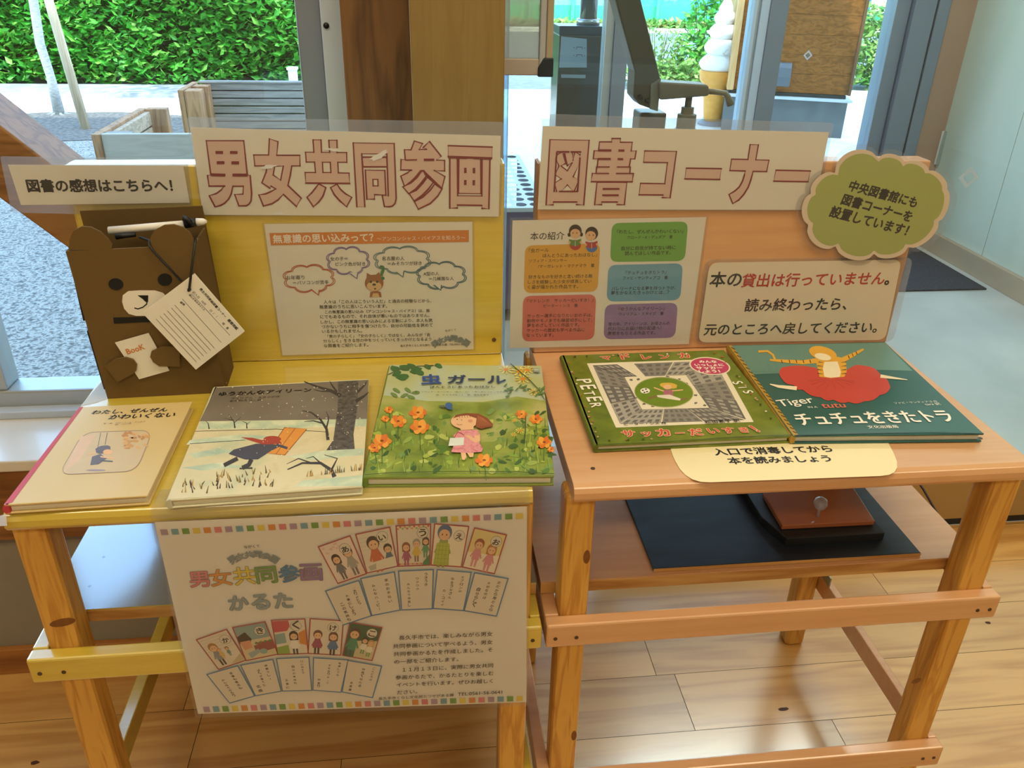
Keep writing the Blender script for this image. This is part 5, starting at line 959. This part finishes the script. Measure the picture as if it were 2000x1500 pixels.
# 5 teal book
t, fc, p = book('dark teal picture book with a large red scalloped skirt shape, on the peach stand', [(1422, 674), (1728, 668), (1922, 847), (1548, 851)], ZT + .001, .013, mat('1f5a58', .35, .04, 20, coat=.3), mat('a8822c', .4, .3, 60), 'd6d2c2')
p.crop(3.333, 1400, 640)
p.poly([(95, 118), (1092, 98), (1275, 282), (1000, 275), (600, 290), (228, 305)], mat('5f8a84', .38, .03, 20, coat=.3))
p.poly([(76, 118), (98, 117), (532, 700), (500, 705)], mat('b58f34', .4))
for k in range(22): y = 130 + k * 26; x = 84 + (y - 118) * .735; p.line([(x, y), (x + 26, y + 12)], 5, HR)
TE2 = mat('557f7a', .4)
for k in range(5): p.line([(190 + k * 45, 215), (215 + k * 45, 290), (255 + k * 45, 288)], 2.5, TE2)
CR2 = mat('c8403a', .4, .06, 12, coat=.2)
sk = []
pts_ = [(420, 262), (640, 262), (740, 330), (860, 268), (960, 250), (1060, 300), (1130, 390), (1060, 440), (960, 480), (860, 485), (760, 470), (680, 455), (560, 405), (500, 375), (420, 330)]
for i in range(len(pts_)):
    a, b = pts_[i], pts_[(i + 1) % len(pts_)]
    for j in range(5): q = j / 5; s_ = 14 * math.sin(math.pi * q) * (0 if i in (1, 2) else 1); dx, dy = b[0] - a[0], b[1] - a[1]; L = math.hypot(dx, dy); sk.append((a[0] + dx * q + dy / L * s_, a[1] + dy * q - dx / L * s_))
p.poly(sk, CR2)
for k in range(9): a = -.3 + k * .42; p.line([(745 + 30 * math.cos(a), 335 + 8 * math.sin(a)), (745 + 150 * math.cos(a), 345 + 60 * math.sin(abs(a)))], [1, 4], mat('a8302e', .4))
YT = mat('e0a83a', .4, .05, 40); CRT = mat('efe2c4', .4)
p.poly([(640, 205), (690, 196), (790, 192), (840, 205), (845, 290), (830, 322), (740, 330), (668, 322), (655, 260)], YT); p.poly([(700, 225), (785, 222), (808, 290), (800, 322), (740, 328), (700, 320), (690, 270)], CRT)
for y in (225, 250, 275, 300): p.line([(655, y), (692, y + 4)], [6, 1.5], HR); p.line([(842, y), (808, y + 4)], [6, 1.5], HR)
p.line([(660, 215), (560, 228), (440, 220), (345, 212)], [34, 26, 20, 12], YT); p.line([(820, 212), (885, 180), (955, 142)], [34, 26, 12], YT)
for x in (420, 470, 515, 560, 605): p.line([(x, 212), (x + 6, 232)], 5, HR)
for x, y in ((855, 192), (880, 178), (905, 165)): p.line([(x, y - 8), (x + 8, y + 12)], 5, HR)
p.ell((690, 170), 92, 44, YT, 26, .25); p.ell((690, 192), 55, 22, CRT, 18, .2)
p.line([(345, 370), (400, 385), (520, 398)], [6, 18, 26], CRT); p.line([(1065, 318), (1150, 330), (1240, 342)], [22, 14, 4], CRT); p.line([(270, 158), (330, 155), (365, 180), (380, 215)], 14, YT)
p.text('Tiger', (425, 530), (650, 502), WH, bold=.012, shear=.15, n=3); p.text('IN A', (598, 526), (658, 524), WH, n=3); p.text('tutu', (690, 526), (842, 522), mat('d9705f', .4), bold=.02, shear=.15, n=3)
p.text('チュチュをきたトラ', (545, 638), (1560, 612), WH, top=(530, 562), bold=.03); p.text('ファビ・サンティアゴ 作', (1160, 500), (1440, 488), WH, n=3); p.text('tara 訳', (1362, 510), (1462, 506), WH, n=3); p.text('文化出版局', (990, 660), (1186, 656), WH, bold=.01, n=3)
p.line([(505, 704), (1000, 690), (1400, 684), (1738, 692)], 5, mat('0f3432', .4))
p.build('cover_printing', None, fc)
# ------------------------------------------------------------------ cardboard bear box
A0 = PZ(210, 779, ZT); A1 = PZ(440, 767, ZT); bd = (A1 - A0); bn = V((bd.y, -bd.x, 0)).normalized()
BF = Plane(A0, bn); C8 = (3.846, 110, 410)
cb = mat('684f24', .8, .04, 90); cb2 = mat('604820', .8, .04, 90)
t = thing('suggestion_box', 'brown cardboard suggestion box made as a bear holding a white card, on the yellow stand', 'box', (A0 + A1) / 2)
fpts = [(210, 779), (440, 767), (380, 479), (128, 491)]
plate('front_panel', fpts, BF, -.003, .003, cb, t)
fw = [BF(*q) for q in fpts]; back = -bn * .082
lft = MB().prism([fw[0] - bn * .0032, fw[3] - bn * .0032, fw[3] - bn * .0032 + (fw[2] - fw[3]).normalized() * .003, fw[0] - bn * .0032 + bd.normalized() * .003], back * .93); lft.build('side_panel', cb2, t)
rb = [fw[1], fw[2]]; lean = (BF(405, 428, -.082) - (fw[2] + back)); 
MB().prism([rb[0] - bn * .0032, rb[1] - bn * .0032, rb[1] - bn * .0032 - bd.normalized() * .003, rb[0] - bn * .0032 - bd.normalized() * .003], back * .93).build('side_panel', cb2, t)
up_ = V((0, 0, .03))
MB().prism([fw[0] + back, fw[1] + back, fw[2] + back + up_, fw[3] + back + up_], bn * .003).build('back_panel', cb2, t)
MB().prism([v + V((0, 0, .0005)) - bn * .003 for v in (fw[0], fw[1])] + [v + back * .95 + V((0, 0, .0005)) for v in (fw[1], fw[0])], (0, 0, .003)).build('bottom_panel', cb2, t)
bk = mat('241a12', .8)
plate('dark_gap', [(70, 345), (95, 365), (228, 845), (188, 852)], BF, -.012, .004, bk, t, C8); plate('dark_gap', [(215, 930), (262, 945), (388, 1368), (345, 1368)], BF, -.012, .004, bk, t, C8)  # black plates painted in as the dark gaps beside the front
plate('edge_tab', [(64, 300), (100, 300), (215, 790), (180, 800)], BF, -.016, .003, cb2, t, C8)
plate('ear', [(95, 302), (98, 225), (128, 155), (190, 125), (260, 130), (330, 165), (390, 222), (418, 262), (414, 302)], BF, -.0032, .003, cb, t, C8); plate('ear', [(722, 282), (698, 220), (740, 152), (810, 115), (880, 110), (950, 130), (1000, 170), (1028, 220), (1036, 264)], BF, -.0032, .003, cb, t, C8)
el = lambda x, y, rx, ry, rot=0, n=26: [(x + rx * math.cos(6.2832 * k / n) * math.cos(rot) - ry * math.sin(6.2832 * k / n) * math.sin(rot), y + rx * math.cos(6.2832 * k / n) * math.sin(rot) + ry * math.sin(6.2832 * k / n) * math.cos(rot)) for k in range(n)]
felt = mat('0d0a09', .8, .1, 90); card_w = mat('e9e2d6', .7, .01)
plate('eye', el(448, 557, 56, 44, .15), BF, .0001, .0006, felt, t, C8); plate('eye', el(816, 523, 54, 46), BF, .0001, .0006, felt, t, C8)
mz = plate('muzzle', [(495, 690), (500, 640), (540, 610), (620, 604), (740, 604), (800, 622), (860, 680), (850, 740), (800, 780), (700, 795), (600, 795), (545, 780), (510, 740)], BF, .0001, .0005, card_w, t, C8)
pr = Print(BF, base=.0008).crop(*C8); pr.poly([(610, 640), (692, 640), (690, 690), (672, 690), (650, 668)], felt); pr.line([(682, 685), (680, 705), (650, 730), (615, 742), (588, 735)], 9, felt); pr.build('nose', None, mz)
plate('mouth_slot', [(428, 808), (800, 800), (800, 836), (434, 853)], BF, .0001, .0004, felt, t, C8)
bc = plate('book_card', [(443, 992), (696, 920), (852, 1203), (625, 1267)], BF, .0015, .0006, card_w, t, C8)
pr = Print(BF, base=.0024).crop(*C8); pr.text('BooK', (540, 1080), (672, 1038), mat('cf7a34', .7), bold=.02, n=4, shear=.05); pr.build('lettering', None, bc)
plate('paw', [(372, 1160), (460, 1105), (530, 1095), (585, 1112), (612, 1150), (606, 1195), (580, 1220), (468, 1280)], BF, .003, .003, cb, t, C8); plate('paw', [(722, 1050), (790, 1018), (830, 1015), (932, 1020), (936, 1165), (780, 1160), (735, 1130), (712, 1090)], BF, .003, .003, cb, t, C8)
# pen lying behind the ears
pe_ = thing('ballpoint_pen', 'white ballpoint pen with black clip and grip lying behind the cardboard bear ears', 'pen', BF(250, 455, -.03))
bq = lambda x, y, o: BF(x / C8[0] + 110, y / C8[1] + 410 if False else y / C8[0] + 410, o)
MB().tube([bq(345, 208, -.03), bq(930, 158, -.03)], .0052, 16).build('barrel', mat('e6e2da', .35), pe_, smooth=True); MB().tube([bq(930, 158, -.03), bq(1022, 142, -.03)], .0056, 16).build('grip', M_BLACK, pe_, smooth=True); MB().tube([bq(1022, 142, -.03), bq(1075, 137, -.03), bq(1100, 136, -.03)], [.0054, .0042, .0018], 16).build('tip', mat('e9e6df', .35), pe_, smooth=True)
MB().tube([bq(412, 240, -.022), bq(470, 232, -.022), bq(560, 224, -.022)], [.004, .0035, .003], 8).build('clip', M_BLACK, pe_, smooth=True); MB().tube([bq(920, 105, -.026), bq(950, 112, -.026), bq(985, 150, -.026)], .004, 8).build('grip_ring', M_BLACK, pe_, smooth=True)
tgc = [(1050, 455), (1422, 885), (1062, 1168), (665, 745)]
tg = thing('comment_cards', 'pad of white ruled comment cards tied with black cord to the bear box', 'note pad', bq(1045, 810, .012))
plate('card_pad', tgc, BF, .010, .0035, card_w, tg, C8)
pr = Print(BF, base=.0137).crop(*C8)
pr.text('男女共同参画図書コーナー', (1086, 568), (1276, 782), INK, bold=.02, n=4); pr.text('感想用紙', (1294, 800), (1362, 872), INK, bold=.03, n=5)
pr.text('記入日　10月　　日（　）　　晴　曇', (1034, 592), (1296, 870), INK, n=3); pr.text('読んだ本のタイトル', (1008, 612), (1122, 730), INK, bold=.02, n=3); pr.text('感想', (942, 668), (974, 692), INK, bold=.02, n=3)
for a, b in (((1030, 602), (1316, 912)), ((962, 640), (1250, 964)), ((906, 686), (1200, 1006)), ((880, 706), (1172, 1024)), ((850, 727), (1146, 1048)), ((824, 748), (1120, 1066)), ((796, 768), (1094, 1090)), ((766, 788), (1068, 1110))): pr.line([a, b], 2.5, INK)
pr.ell((1014, 570), 16, 14, GY1, 14); pr.build('printing', None, tg)
cd1 = MB().tube([bq(1044, 232, -.004), bq(1046, 245, .004), bq(1030, 420, .012), bq(1016, 560, .0155), bq(1008, 580, .0145)], .0016, 8); cd1.build('cord', M_BLACK, tg, smooth=True)
MB().tube([bq(610, 226, -.012), bq(690, 240, -.006), bq(700, 262, .003), bq(740, 310, .004), bq(840, 410, .006), bq(950, 520, .009)], .0016, 8).build('cord', M_BLACK, tg, smooth=True)
